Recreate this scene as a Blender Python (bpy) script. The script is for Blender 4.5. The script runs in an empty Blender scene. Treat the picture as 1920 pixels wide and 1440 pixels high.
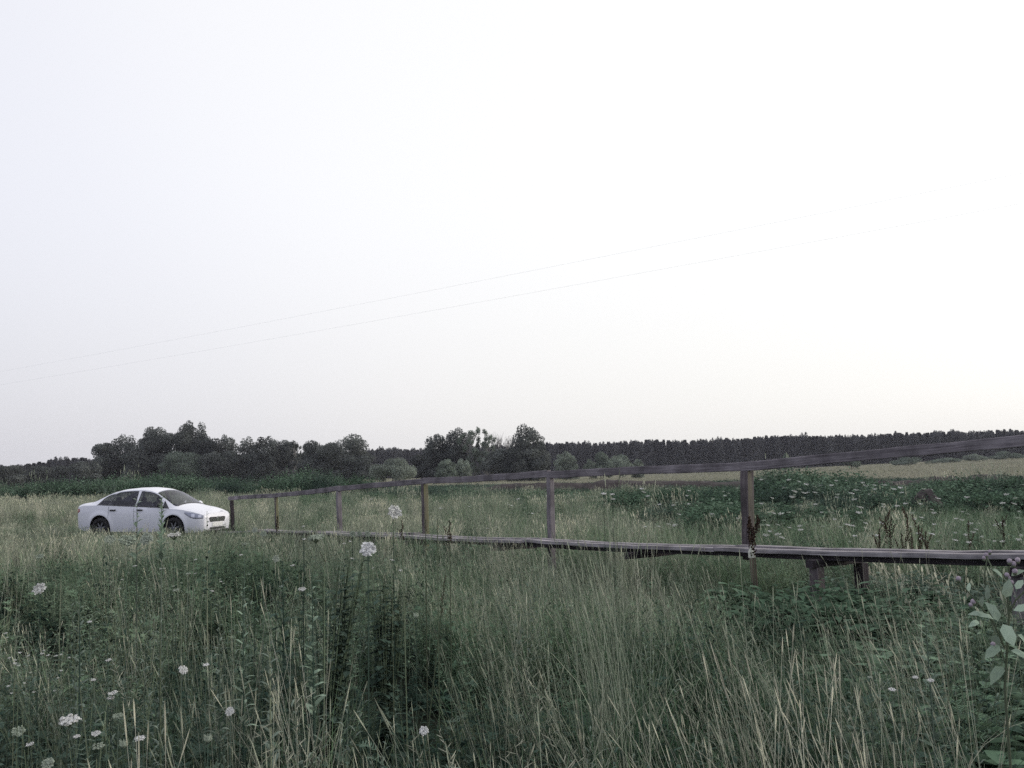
import bpy, math, random
import numpy as np
from mathutils import Vector, Matrix

SC = bpy.context.scene
R = math.radians
rnd = random.Random(7)
rng = np.random.default_rng(11)

# ------------------------------------------------------------------ camera
F = 1844.0            # focal length in photograph pixels (1920 wide)
EYE = 1.70
PITCH = math.atan((887 - 720) / F)
ROLL = R(0.98)
fwd = Vector((0, math.cos(PITCH), math.sin(PITCH)))
up0 = Vector((0, -math.sin(PITCH), math.cos(PITCH)))
rt0 = Vector((1, 0, 0))
right = rt0 * math.cos(ROLL) - up0 * math.sin(ROLL)
upv = up0 * math.cos(ROLL) + rt0 * math.sin(ROLL)
cam_data = bpy.data.cameras.new('camera')
cam = bpy.data.objects.new('camera', cam_data)
SC.collection.objects.link(cam)
m = Matrix((right, upv, -fwd)).transposed().to_4x4()
m.translation = Vector((0, 0, EYE))
cam.matrix_world = m
cam_data.sensor_width = 36
cam_data.lens = F / 1920 * 36
cam_data.clip_start = 0.05
cam_data.clip_end = 6000
SC.camera = cam

# ------------------------------------------------------------------ world
SUN_EL, SUN_AZ = 16.0, 78.0      # azimuth clockwise from the view direction (+Y)
w = bpy.data.worlds.new('World')
SC.world = w
w.use_nodes = True
nt = w.node_tree
nt.nodes.clear()
def N(t, typ, **kw):
    n = t.nodes.new(typ)
    for k, v in kw.items():
        setattr(n, k, v)
    return n
def L(t, a, b):
    t.links.new(a, b)
out = N(nt, 'ShaderNodeOutputWorld')
sky = N(nt, 'ShaderNodeTexSky', sky_type='NISHITA')
sky.sun_disc = False
sky.sun_elevation = R(SUN_EL)
sky.sun_rotation = R(SUN_AZ)
sky.dust_density = 4.0
sky.air_density = 1.0
hs = N(nt, 'ShaderNodeHueSaturation')
hs.inputs['Saturation'].default_value = 0.35
L(nt, sky.outputs[0], hs.inputs['Color'])
bg1 = N(nt, 'ShaderNodeBackground')
bg1.inputs['Strength'].default_value = 0.045
L(nt, hs.outputs[0], bg1.inputs['Color'])
# thin bright evening veil: brighter towards the sun's side, lavender away from it, duller at the horizon
tc = N(nt, 'ShaderNodeTexCoord')
nrm = N(nt, 'ShaderNodeVectorMath', operation='NORMALIZE')
L(nt, tc.outputs['Generated'], nrm.inputs[0])
dot = N(nt, 'ShaderNodeVectorMath', operation='DOT_PRODUCT')
g_az, g_el = R(48), R(30)
dot.inputs[1].default_value = (math.sin(g_az) * math.cos(g_el), math.cos(g_az) * math.cos(g_el), math.sin(g_el))
L(nt, nrm.outputs[0], dot.inputs[0])
mr = N(nt, 'ShaderNodeMapRange')
mr.inputs['From Min'].default_value = -1
L(nt, dot.outputs['Value'], mr.inputs['Value'])
cr = N(nt, 'ShaderNodeValToRGB')
cr.color_ramp.interpolation = 'B_SPLINE'
els = cr.color_ramp.elements
def lin(r, g, b):
    f = lambda c: c / 255 / 12.92 if c / 255 <= 0.04045 else ((c / 255 + 0.055) / 1.055) ** 2.4
    return (f(r), f(g), f(b), 1)
els[0].position = 0.0; els[0].color = lin(176, 182, 214)
els[1].position = 1.0; els[1].color = lin(255, 255, 255)
for p_, c_ in ((0.45, lin(204, 207, 224)), (0.60, lin(226, 227, 237)), (0.70, lin(238, 239, 247)), (0.78, lin(250, 250, 253)), (0.88, lin(255, 255, 255))):
    e = els.new(p_); e.color = c_
L(nt, mr.outputs[0], cr.inputs[0])
sep = N(nt, 'ShaderNodeSeparateXYZ')
L(nt, nrm.outputs[0], sep.inputs[0])
hz = N(nt, 'ShaderNodeMapRange', interpolation_type='SMOOTHSTEP')
hz.inputs['From Min'].default_value = -0.02
hz.inputs['From Max'].default_value = 0.30
L(nt, sep.outputs['Z'], hz.inputs['Value'])
tint = N(nt, 'ShaderNodeMix', data_type='RGBA')
tint.inputs[6].default_value = (0.93, 0.915, 0.885, 1)
tint.inputs[7].default_value = (1, 1, 1, 1)
L(nt, hz.outputs[0], tint.inputs[0])
mul = N(nt, 'ShaderNodeMix', data_type='RGBA', blend_type='MULTIPLY')
mul.inputs[0].default_value = 1.0
L(nt, cr.outputs[0], mul.inputs[6]); L(nt, tint.outputs[2], mul.inputs[7])
bg2 = N(nt, 'ShaderNodeBackground')
bg2.inputs['Strength'].default_value = 0.92
L(nt, mul.outputs[2], bg2.inputs['Color'])
add = N(nt, 'ShaderNodeAddShader')
L(nt, bg1.outputs[0], add.inputs[0]); L(nt, bg2.outputs[0], add.inputs[1])
L(nt, add.outputs[0], out.inputs[0])

# ------------------------------------------------------------------ sun
sd = bpy.data.lights.new('sun', 'SUN')
sd.energy = 0.75
sd.angle = R(14)
sd.color = (1.0, 0.95, 0.88)
so = bpy.data.objects.new('sun', sd)
SC.collection.objects.link(so)
sdir = Vector((math.sin(R(SUN_AZ)) * math.cos(R(SUN_EL)), math.cos(R(SUN_AZ)) * math.cos(R(SUN_EL)), math.sin(R(SUN_EL))))
so.rotation_euler = (-sdir).to_track_quat('-Z', 'Y').to_euler()
so.location = (20, 20, 40)

vs = SC.view_settings
vs.view_transform = 'Standard'; vs.look = 'None'; vs.exposure = 0.0; vs.gamma = 1.0; vs.use_curve_mapping = False
SC.render.engine = 'CYCLES'
SC.cycles.max_bounces = 6
SC.cycles.diffuse_bounces = 2
SC.cycles.transparent_max_bounces = 12
SC.cycles.volume_bounces = 0
SC.cycles.use_denoising = False

# ------------------------------------------------------------------ coordinates
def ray(px, py):
    return fwd + right * ((px - 960) / F) + upv * ((720 - py) / F)
def at(px, py, Y):
    d = ray(px, py)
    return Vector((0, 0, EYE)) + d * (Y / d.y)
def hor(px):
    return 887 - (px - 960) * math.tan(ROLL)

def sstep(a, b, x):
    t = np.clip((x - a) / (b - a), 0, 1)
    return t * t * (3 - 2 * t)

def ground_z(x, y):
    x = np.asarray(x, float); y = np.asarray(y, float)
    r = np.hypot(x, y)
    az = np.arctan2(x, np.maximum(y, 1e-6))
    z = 0.05 * np.sin(x * 0.55 + 1) * np.sin(y * 0.4) + 0.03 * np.sin(x * 1.3 + y * 0.9)
    z = z * np.clip(r / 6, 0.2, 1)
    # ditch crossed by the footbridge at right
    d = np.exp(-(((x - 6.3) / 2.6) ** 2 + ((y - 10.2) / 2.6) ** 2))
    z = z - 0.55 * d
    # the field climbs gently towards the far right
    z = z + 3.4 * sstep(90, 330, r) * sstep(0.12, 0.55, az)
    z = z - 1.1 * sstep(90, 330, r) * sstep(0.05, -0.5, az) * 0
    return z

# ------------------------------------------------------------------ materials
MATS = {}
def mat_base(name):
    m = bpy.data.materials.new(name)
    m.use_nodes = True
    m.node_tree.nodes.clear()
    MATS[name] = m
    return m, m.node_tree

def leafy(name, cols, trans=0.20, patch=0.35, rough=0.55, amount=0.5):
    """foliage: several real leaf colours, picked by patches in the place and by instance"""
    m, t = mat_base(name)
    geo = N(t, 'ShaderNodeNewGeometry')
    oi = N(t, 'ShaderNodeObjectInfo')
    no = N(t, 'ShaderNodeTexNoise'); no.inputs['Scale'].default_value = patch; no.inputs['Detail'].default_value = 4
    L(t, geo.outputs['Position'], no.inputs['Vector'])
    no2 = N(t, 'ShaderNodeTexNoise'); no2.inputs['Scale'].default_value = patch * 12; no2.inputs['Detail'].default_value = 2
    L(t, geo.outputs['Position'], no2.inputs['Vector'])
    a = N(t, 'ShaderNodeMath', operation='MULTIPLY_ADD')
    a.inputs[1].default_value = 1.5; a.inputs[2].default_value = -0.55
    L(t, no.outputs[0], a.inputs[0])
    b = N(t, 'ShaderNodeMath', operation='MULTIPLY_ADD')
    b.inputs[1].default_value = 0.45
    L(t, oi.outputs['Random'], b.inputs[0]); L(t, a.outputs[0], b.inputs[2])
    c = N(t, 'ShaderNodeMath', operation='MULTIPLY_ADD')
    c.inputs[1].default_value = 0.30
    L(t, no2.outputs[0], c.inputs[0]); L(t, b.outputs[0], c.inputs[2])
    ramp = N(t, 'ShaderNodeValToRGB')
    el = ramp.color_ramp.elements
    n = len(cols)
    el[0].position = 0.1; el[0].color = (*cols[0], 1)
    el[1].position = 0.95; el[1].color = (*cols[-1], 1)
    for i in range(1, n - 1):
        e = el.new(0.1 + 0.85 * i / (n - 1)); e.color = (*cols[i], 1)
    L(t, c.outputs[0], ramp.inputs[0])
    at_ = N(t, 'ShaderNodeAttribute', attribute_name='shade')
    mulc = N(t, 'ShaderNodeMix', data_type='RGBA', blend_type='MULTIPLY'); mulc.inputs[0].default_value = 1
    mrr = N(t, 'ShaderNodeMapRange')
    mrr.inputs['To Min'].default_value = 1 - amount; mrr.inputs['To Max'].default_value = 1 + amount
    L(t, at_.outputs['Fac'], mrr.inputs['Value'])
    L(t, ramp.outputs[0], mulc.inputs[6]); L(t, mrr.outputs[0], mulc.inputs[7])
    di = N(t, 'ShaderNodeBsdfDiffuse'); tr = N(t, 'ShaderNodeBsdfTranslucent'); mx = N(t, 'ShaderNodeMixShader')
    mx.inputs[0].default_value = trans
    L(t, mulc.outputs[2], di.inputs[0]); L(t, mulc.outputs[2], tr.inputs[0])
    L(t, di.outputs[0], mx.inputs[1]); L(t, tr.outputs[0], mx.inputs[2])
    o = N(t, 'ShaderNodeOutputMaterial'); L(t, mx.outputs[0], o.inputs[0])
    return m

def solid(name, col, rough=0.6, metallic=0.0, coat=0.0, emit=None, noise=0.0, nscale=8.0, spec=0.5):
    m, t = mat_base(name)
    p = N(t, 'ShaderNodeBsdfPrincipled')
    p.inputs['Base Color'].default_value = (*col, 1)
    p.inputs['Roughness'].default_value = rough
    p.inputs['Metallic'].default_value = metallic
    p.inputs['Coat Weight'].default_value = coat
    p.inputs['Specular IOR Level'].default_value = spec
    if noise:
        tcn = N(t, 'ShaderNodeTexCoord')
        no = N(t, 'ShaderNodeTexNoise'); no.inputs['Scale'].default_value = nscale; no.inputs['Detail'].default_value = 6
        L(t, tcn.outputs['Object'], no.inputs['Vector'])
        mx = N(t, 'ShaderNodeMix', data_type='RGBA')
        mx.inputs[6].default_value = (*[c * (1 - noise) for c in col], 1)
        mx.inputs[7].default_value = (*[min(1, c * (1 + noise)) for c in col], 1)
        L(t, no.outputs[0], mx.inputs[0]); L(t, mx.outputs[2], p.inputs['Base Color'])
    o = N(t, 'ShaderNodeOutputMaterial'); L(t, p.outputs[0], o.inputs[0])
    return m

def wood(name, c1, c2, lichen=None):
    m, t = mat_base(name)
    tcn = N(t, 'ShaderNodeTexCoord')
    uvm = N(t, 'ShaderNodeMapping'); uvm.inputs['Scale'].default_value = (0.9, 24, 1)
    L(t, tcn.outputs['UV'], uvm.inputs['Vector'])
    no = N(t, 'ShaderNodeTexNoise'); no.inputs['Scale'].default_value = 2.2; no.inputs['Detail'].default_value = 8; no.inputs['Roughness'].default_value = 0.65
    L(t, uvm.outputs[0], no.inputs['Vector'])
    ramp = N(t, 'ShaderNodeValToRGB')
    el = ramp.color_ramp.elements
    el[0].position = 0.30; el[0].color = (*[c * 0.35 for c in c1], 1)
    el[1].position = 0.72; el[1].color = (*c2, 1)
    e = el.new(0.42); e.color = (*c1, 1)
    L(t, no.outputs[0], ramp.inputs[0])
    colout = ramp.outputs[0]
    n2 = N(t, 'ShaderNodeTexNoise'); n2.inputs['Scale'].default_value = 3.0; n2.inputs['Detail'].default_value = 5
    L(t, tcn.outputs['Object'], n2.inputs['Vector'])
    mx = N(t, 'ShaderNodeMix', data_type='RGBA', blend_type='MULTIPLY'); mx.inputs[0].default_value = 1
    r2 = N(t, 'ShaderNodeMapRange'); r2.inputs['From Min'].default_value = 0.3; r2.inputs['From Max'].default_value = 0.7
    r2.inputs['To Min'].default_value = 0.48; r2.inputs['To Max'].default_value = 1.3
    L(t, n2.outputs[0], r2.inputs['Value']); L(t, colout, mx.inputs[6]); L(t, r2.outputs[0], mx.inputs[7])
    colout = mx.outputs[2]
    if lichen:
        g = N(t, 'ShaderNodeTexNoise'); g.inputs['Scale'].default_value = 5; g.inputs['Detail'].default_value = 6
        mp = N(t, 'ShaderNodeMapping'); mp.inputs['Scale'].default_value = (1, 1, 0.12)
        L(t, tcn.outputs['Object'], mp.inputs['Vector']); L(t, mp.outputs[0], g.inputs['Vector'])
        ge = N(t, 'ShaderNodeNewGeometry')
        sx = N(t, 'ShaderNodeSeparateXYZ'); L(t, ge.outputs['True Normal'], sx.inputs[0])
        ad = N(t, 'ShaderNodeMath', operation='MULTIPLY_ADD'); ad.inputs[1].default_value = 0.5; L(t, sx.outputs['X'], ad.inputs[0]); L(t, g.outputs[0], ad.inputs[2])
        rr = N(t, 'ShaderNodeMapRange'); rr.inputs['From Min'].default_value = 0.66; rr.inputs['From Max'].default_value = 0.88
        L(t, ad.outputs[0], rr.inputs['Value'])
        ml = N(t, 'ShaderNodeMix', data_type='RGBA'); ml.inputs[7].default_value = (*lichen, 1)
        L(t, rr.outputs[0], ml.inputs[0]); L(t, colout, ml.inputs[6]); colout = ml.outputs[2]
    p = N(t, 'ShaderNodeBsdfPrincipled'); p.inputs['Roughness'].default_value = 0.85
    p.inputs['Specular IOR Level'].default_value = 0.25
    L(t, colout, p.inputs['Base Color'])
    bp = N(t, 'ShaderNodeBump'); bp.inputs['Strength'].default_value = 0.6; bp.inputs['Distance'].default_value = 0.004
    L(t, no.outputs[0], bp.inputs['Height']); L(t, bp.outputs[0], p.inputs['Normal'])
    o = N(t, 'ShaderNodeOutputMaterial'); L(t, p.outputs[0], o.inputs[0])
    return m

def glass(name, tintc, fac=0.55):
    m, t = mat_base(name)
    tr = N(t, 'ShaderNodeBsdfTransparent'); tr.inputs[0].default_value = (*tintc, 1)
    gl = N(t, 'ShaderNodeBsdfGlossy'); gl.inputs['Roughness'].default_value = 0.03; gl.inputs[0].default_value = (0.9, 0.9, 0.95, 1)
    fr = N(t, 'ShaderNodeLayerWeight'); fr.inputs[0].default_value = 0.5
    pw = N(t, 'ShaderNodeMath', operation='POWER'); pw.inputs[1].default_value = 4.5; L(t, fr.outputs['Facing'], pw.inputs[0])
    ma = N(t, 'ShaderNodeMath', operation='MULTIPLY_ADD'); ma.inputs[1].default_value = 0.55; ma.inputs[2].default_value = 0.05; L(t, pw.outputs[0], ma.inputs[0])
    mx = N(t, 'ShaderNodeMixShader')
    L(t, ma.outputs[0], mx.inputs[0]); L(t, tr.outputs[0], mx.inputs[1]); L(t, gl.outputs[0], mx.inputs[2])
    o = N(t, 'ShaderNodeOutputMaterial'); L(t, mx.outputs[0], o.inputs[0])
    return m

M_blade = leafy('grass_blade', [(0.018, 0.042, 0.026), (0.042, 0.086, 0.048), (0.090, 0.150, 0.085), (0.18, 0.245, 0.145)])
M_dry = leafy('dry_stalk', [(0.15, 0.195, 0.135), (0.25, 0.29, 0.21), (0.41, 0.42, 0.32), (0.62, 0.60, 0.47)], trans=0.25)
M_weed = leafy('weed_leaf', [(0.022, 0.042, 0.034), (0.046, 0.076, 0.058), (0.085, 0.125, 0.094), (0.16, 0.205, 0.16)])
M_shadetone = leafy('low_dark_leaf', [(0.018, 0.034, 0.027), (0.030, 0.052, 0.040), (0.048, 0.078, 0.056)], trans=0.2)  # near-black leaf colour stands in for the shade inside meadow gaps
M_bur = leafy('thistle_leaf', [(0.20, 0.27, 0.20), (0.27, 0.35, 0.26), (0.32, 0.40, 0.31)], trans=0.3, patch=3)
M_grey = leafy('grey_leaf', [(0.12, 0.16, 0.13), (0.17, 0.21, 0.17), (0.20, 0.24, 0.19)], trans=0.25)
M_field = leafy('field_grass', [(0.16, 0.21, 0.15), (0.25, 0.29, 0.21), (0.34, 0.36, 0.27), (0.44, 0.44, 0.34)], patch=0.06)
M_pale = leafy('pale_field_grass', [(0.27, 0.28, 0.20), (0.35, 0.35, 0.26), (0.43, 0.41, 0.32)], patch=0.03)
M_nettle = leafy('nettle_leaf', [(0.040, 0.066, 0.046), (0.090, 0.145, 0.092), (0.17, 0.24, 0.165)], patch=0.45)
M_crown = leafy('tree_leaf', [(0.068, 0.074, 0.072), (0.122, 0.134, 0.122), (0.21, 0.225, 0.20)], patch=0.05, amount=0.5)
M_willow = leafy('willow_leaf', [(0.13, 0.16, 0.13), (0.19, 0.225, 0.18), (0.27, 0.305, 0.25)], patch=0.08, amount=0.45)
M_conif = leafy('conifer_needle', [(0.055, 0.057, 0.062), (0.080, 0.083, 0.086), (0.115, 0.118, 0.114)], patch=0.02, amount=0.4)
M_white = leafy('umbel_white', [(0.62, 0.62, 0.58), (0.72, 0.72, 0.68), (0.82, 0.82, 0.80)], trans=0.3, amount=0.32)
M_greenwhite = leafy('umbel_green_white', [(0.26, 0.31, 0.24), (0.38, 0.43, 0.34), (0.46, 0.5, 0.42)], trans=0.3, amount=0.2)
M_stem = leafy('stem_green', [(0.10, 0.14, 0.09), (0.15, 0.19, 0.12), (0.20, 0.22, 0.15)], trans=0.1)
M_dock = leafy('dock_seed', [(0.030, 0.020, 0.018), (0.050, 0.033, 0.026), (0.085, 0.062, 0.045)], trans=0.1)
M_lilac = leafy('bud_lilac', [(0.30, 0.25, 0.29), (0.42, 0.36, 0.40)], trans=0.1)
M_bark = solid('bark', (0.06, 0.052, 0.05), 0.9, noise=0.4, nscale=3)
M_birch = solid('pale_bark', (0.24, 0.23, 0.22), 0.9, noise=0.4, nscale=3)
M_soil = solid('soil', (0.045, 0.036, 0.034), 0.95, noise=0.5, nscale=2)
M_ground = None

# ------------------------------------------------------------------ mesh helpers
class MB:
    def __init__(s):
        s.v = []; s.f = []; s.mi = []; s.sh = []; s.uv = None
    def ribbon(s, pts, wid, side, mi=0, sh=None):
        """flat tapering strip; pts list of Vector, wid list, side Vector"""
        sh = rnd.random() if sh is None else sh
        b = len(s.v)
        for p, w_ in zip(pts, wid):
            s.v.append(p - side * w_ / 2); s.v.append(p + side * w_ / 2)
        for i in range(len(pts) - 1):
            a = b + 2 * i
            s.f.append((a, a + 1, a + 3, a + 2)); s.mi.append(mi); s.sh.append(sh)
    def tube(s, pts, rad, n=4, mi=0, sh=None):
        sh = rnd.random() if sh is None else sh
        b = len(s.v)
        for i, (p, r_) in enumerate(zip(pts, rad)):
            d = (pts[min(i + 1, len(pts) - 1)] - pts[max(i - 1, 0)]).normalized()
            a = d.cross(Vector((0.3, 1, 0.1))).normalized(); c = d.cross(a)
            for k in range(n):
                t_ = 2 * math.pi * k / n
                s.v.append(p + (a * math.cos(t_) + c * math.sin(t_)) * r_)
        for i in range(len(pts) - 1):
            for k in range(n):
                s.f.append((b + i * n + k, b + i * n + (k + 1) % n, b + (i + 1) * n + (k + 1) % n, b + (i + 1) * n + k)); s.mi.append(mi); s.sh.append(sh)
        s.f.append(tuple(b + (len(pts) - 1) * n + k for k in range(n))); s.mi.append(mi); s.sh.append(sh)
    def leaf(s, base, d, nrmv, ln, wd, mi=0, sh=None, droop=0.3):
        sh = rnd.random() if sh is None else sh
        d = d.normalized(); sd_ = d.cross(nrmv).normalized(); n_ = sd_.cross(d)
        b = len(s.v)
        mid = base + d * ln * 0.5 + n_ * ln * 0.08
        tip = base + d * ln - n_ * ln * droop
        q = base + d * ln * 0.22
        q2 = base + d * ln * 0.68 - n_ * ln * droop * 0.3
        s.v += [base, q + sd_ * wd * 0.4 + n_ * wd * .15, q2 + sd_ * wd * 0.38 + n_ * wd * .15, tip, q2 - sd_ * wd * 0.38 + n_ * wd * .15, q - sd_ * wd * 0.4 + n_ * wd * .15, mid]
        for f in ((0, 1, 6), (1, 2, 6), (2, 3, 6), (3, 4, 6), (4, 5, 6), (5, 0, 6)):
            s.f.append(tuple(b + i for i in f)); s.mi.append(mi); s.sh.append(sh)
    def disc(s, c, nrmv, r_, n=6, mi=0, sh=None):
        sh = rnd.random() if sh is None else sh
        a = nrmv.orthogonal().normalized(); b_ = nrmv.cross(a).normalized()
        b = len(s.v)
        ph = rnd.random() * 6
        for k in range(n):
            t_ = ph + 2 * math.pi * k / n
            s.v.append(c + (a * math.cos(t_) + b_ * math.sin(t_)) * r_ * (0.8 + 0.4 * rnd.random()))
        s.f.append(tuple(range(b, b + n))); s.mi.append(mi); s.sh.append(sh)
    def box(s, c, half, ax=None, mi=0, sh=0.5):
        ax = ax or (Vector((1, 0, 0)), Vector((0, 1, 0)), Vector((0, 0, 1)))
        b = len(s.v)
        for i in range(8):
            s.v.append(c + ax[0] * half[0] * (1 if i & 1 else -1) + ax[1] * half[1] * (1 if i & 2 else -1) + ax[2] * half[2] * (1 if i & 4 else -1))
        for f in ((0, 2, 3, 1), (4, 5, 7, 6), (0, 1, 5, 4), (2, 6, 7, 3), (0, 4, 6, 2), (1, 3, 7, 5)):
            s.f.append(tuple(b + i for i in f)); s.mi.append(mi); s.sh.append(sh)
    def ball(s, c, r_, n=8, mi=0, sh=0.5, sq=(1, 1, 1)):
        b = len(s.v); rings = n // 2
        s.v.append(c + Vector((0, 0, r_ * sq[2])))
        for i in range(1, rings):
            t_ = math.pi * i / rings
            for k in range(n):
                p_ = 2 * math.pi * k / n
                s.v.append(c + Vector((math.sin(t_) * math.cos(p_) * sq[0], math.sin(t_) * math.sin(p_) * sq[1], math.cos(t_) * sq[2])) * r_)
        s.v.append(c - Vector((0, 0, r_ * sq[2])))
        e = len(s.v) - 1
        for k in range(n):
            s.f.append((b, b + 1 + k, b + 1 + (k + 1) % n))
            s.f.append((e, b + 1 + (rings - 2) * n + (k + 1) % n, b + 1 + (rings - 2) * n + k))
            s.mi += [mi] * 2; s.sh += [sh] * 2
        for i in range(rings - 2):
            for k in range(n):
                s.f.append((b + 1 + i * n + k, b + 1 + (i + 1) * n + k, b + 1 + (i + 1) * n + (k + 1) % n, b + 1 + i * n + (k + 1) % n)); s.mi.append(mi); s.sh.append(sh)
    def mesh(s, name, mats, smooth=False):
        me = bpy.data.meshes.new(name)
        me.from_pydata([tuple(v) for v in s.v], [], s.f)
        for m_ in (mats if isinstance(mats, (list, tuple)) else [mats]):
            me.materials.append(m_)
        me.polygons.foreach_set('material_index', s.mi)
        a = me.attributes.new('shade', 'FLOAT', 'FACE')
        a.data.foreach_set('value', np.array(s.sh, dtype=np.float32))
        if smooth:
            me.polygons.foreach_set('use_smooth', [True] * len(me.polygons))
        me.update()
        return me

def link(name, me, parent=None, loc=None):
    o = bpy.data.objects.new(name, me)
    SC.collection.objects.link(o)
    if parent is not None:
        o.parent = parent
    if loc is not None:
        o.location = loc
    return o
def tag(o, label=None, cat=None, group=None, kind=None):
    if label: o['label'] = label
    if cat: o['category'] = cat
    if group: o['group'] = group
    if kind: o['kind'] = kind
    return o
def empty(name, loc, label, cat, group=None, rz=0.0):
    o = link(name, None)
    o.empty_display_size = 0.1
    o.location = loc; o.rotation_euler = (0, 0, rz)
    return tag(o, label, cat, group)
def copy_tree(o):
    c = o.copy(); SC.collection.objects.link(c)
    for ch in list(o.children):
        d = ch.copy(); SC.collection.objects.link(d); d.parent = c
        for g in list(ch.children):
            e = g.copy(); SC.collection.objects.link(e); e.parent = d
    return c
V = Vector

# ------------------------------------------------------------------ ground
def build_ground():
    radii = [0.0] + list(np.geomspace(0.8, 2600, 110))
    nth = 200
    vs_, fs = [(0, 0, float(ground_z(0, 0)))], []
    for r_ in radii[1:]:
        th = np.linspace(0, 2 * math.pi, nth, endpoint=False)
        x = r_ * np.sin(th); y = r_ * np.cos(th); z = ground_z(x, y)
        vs_ += list(zip(x.tolist(), y.tolist(), z.tolist()))
    for k in range(nth):
        fs.append((0, 1 + (k + 1) % nth, 1 + k))
    for i in range(len(radii) - 2):
        a = 1 + i * nth; b = a + nth
        for k in range(nth):
            fs.append((a + k, a + (k + 1) % nth, b + (k + 1) % nth, b + k))
    me = bpy.data.meshes.new('ground'); me.from_pydata(vs_, [], fs); me.update()
    me.polygons.foreach_set('use_smooth', [True] * len(me.polygons))
    m_, t = mat_base('meadow_ground')
    geo = N(t, 'ShaderNodeNewGeometry')
    n1 = N(t, 'ShaderNodeTexNoise'); n1.inputs['Scale'].default_value = 0.02; n1.inputs['Detail'].default_value = 6
    n2 = N(t, 'ShaderNodeTexNoise'); n2.inputs['Scale'].default_value = 6; n2.inputs['Detail'].default_value = 8
    L(t, geo.outputs['Position'], n1.inputs['Vector']); L(t, geo.outputs['Position'], n2.inputs['Vector'])
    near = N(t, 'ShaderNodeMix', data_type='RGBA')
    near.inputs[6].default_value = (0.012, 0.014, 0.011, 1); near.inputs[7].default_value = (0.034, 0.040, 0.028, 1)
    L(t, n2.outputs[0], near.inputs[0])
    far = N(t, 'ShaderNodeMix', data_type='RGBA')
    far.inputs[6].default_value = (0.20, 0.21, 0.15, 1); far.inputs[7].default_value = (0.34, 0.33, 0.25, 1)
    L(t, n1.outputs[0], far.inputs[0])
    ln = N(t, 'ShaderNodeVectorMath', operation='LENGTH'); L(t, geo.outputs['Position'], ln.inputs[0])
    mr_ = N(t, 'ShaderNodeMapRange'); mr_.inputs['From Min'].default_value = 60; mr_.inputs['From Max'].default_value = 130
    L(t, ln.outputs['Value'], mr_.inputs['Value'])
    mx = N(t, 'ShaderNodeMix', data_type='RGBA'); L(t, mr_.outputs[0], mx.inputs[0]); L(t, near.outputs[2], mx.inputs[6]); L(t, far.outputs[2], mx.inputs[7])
    p = N(t, 'ShaderNodeBsdfDiffuse'); L(t, mx.outputs[2], p.inputs[0])
    o_ = N(t, 'ShaderNodeOutputMaterial'); L(t, p.outputs[0], o_.inputs[0])
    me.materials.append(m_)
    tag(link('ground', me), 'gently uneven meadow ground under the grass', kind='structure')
build_ground()

# ------------------------------------------------------------------ footbridge
BX0, BK = 10.89, 0.65                       # post line: X = BX0 - BK*Y
bdir = V((BK, -1, 0)).normalized()          # along the bridge towards the camera side
bper = V((-1, -BK, 0)).normalized()         # from the railing side to the near side
if bper.y > 0: bper = -bper
def onrail(Y):
    return V((BX0 - BK * Y, Y, 0))
# posts: Y, deck z, rail top z
PO = [(29.75, 0.15, 1.135), (26.5, 0.33, 1.263), (22.96, 0.45, 1.47), (19.43, 0.565, 1.62), (15.85, 0.665, 1.73), (12.30, 0.775, 1.787), (8.75, 0.925, 2.01), (5.2, 0.99, 2.10)]
YS = np.array([p[0] for p in PO])[::-1]; DZ = np.array([p[1] for p in PO])[::-1]; RZ = np.array([p[2] for p in PO])[::-1]
def deck_z(Y): return float(np.interp(Y, YS, DZ))
def rail_z(Y): return float(np.interp(Y, YS, RZ))
M_rail = wood('weathered_rail', (0.165, 0.146, 0.155), (0.29, 0.265, 0.275), lichen=None)
M_deck = wood('weathered_deck', (0.24, 0.22, 0.225), (0.44, 0.41, 0.42))
M_post = wood('weathered_post', (0.085, 0.070, 0.073), (0.18, 0.158, 0.155), lichen=(0.19, 0.185, 0.10))
M_dark = wood('damp_timber', (0.028, 0.022, 0.026), (0.065, 0.055, 0.06))  # much darker wood, for joists, bearers, most legs and the farthest post
M_cut = solid('fresh_cut_wood', (0.62, 0.62, 0.52), 0.7, noise=0.15)

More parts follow.
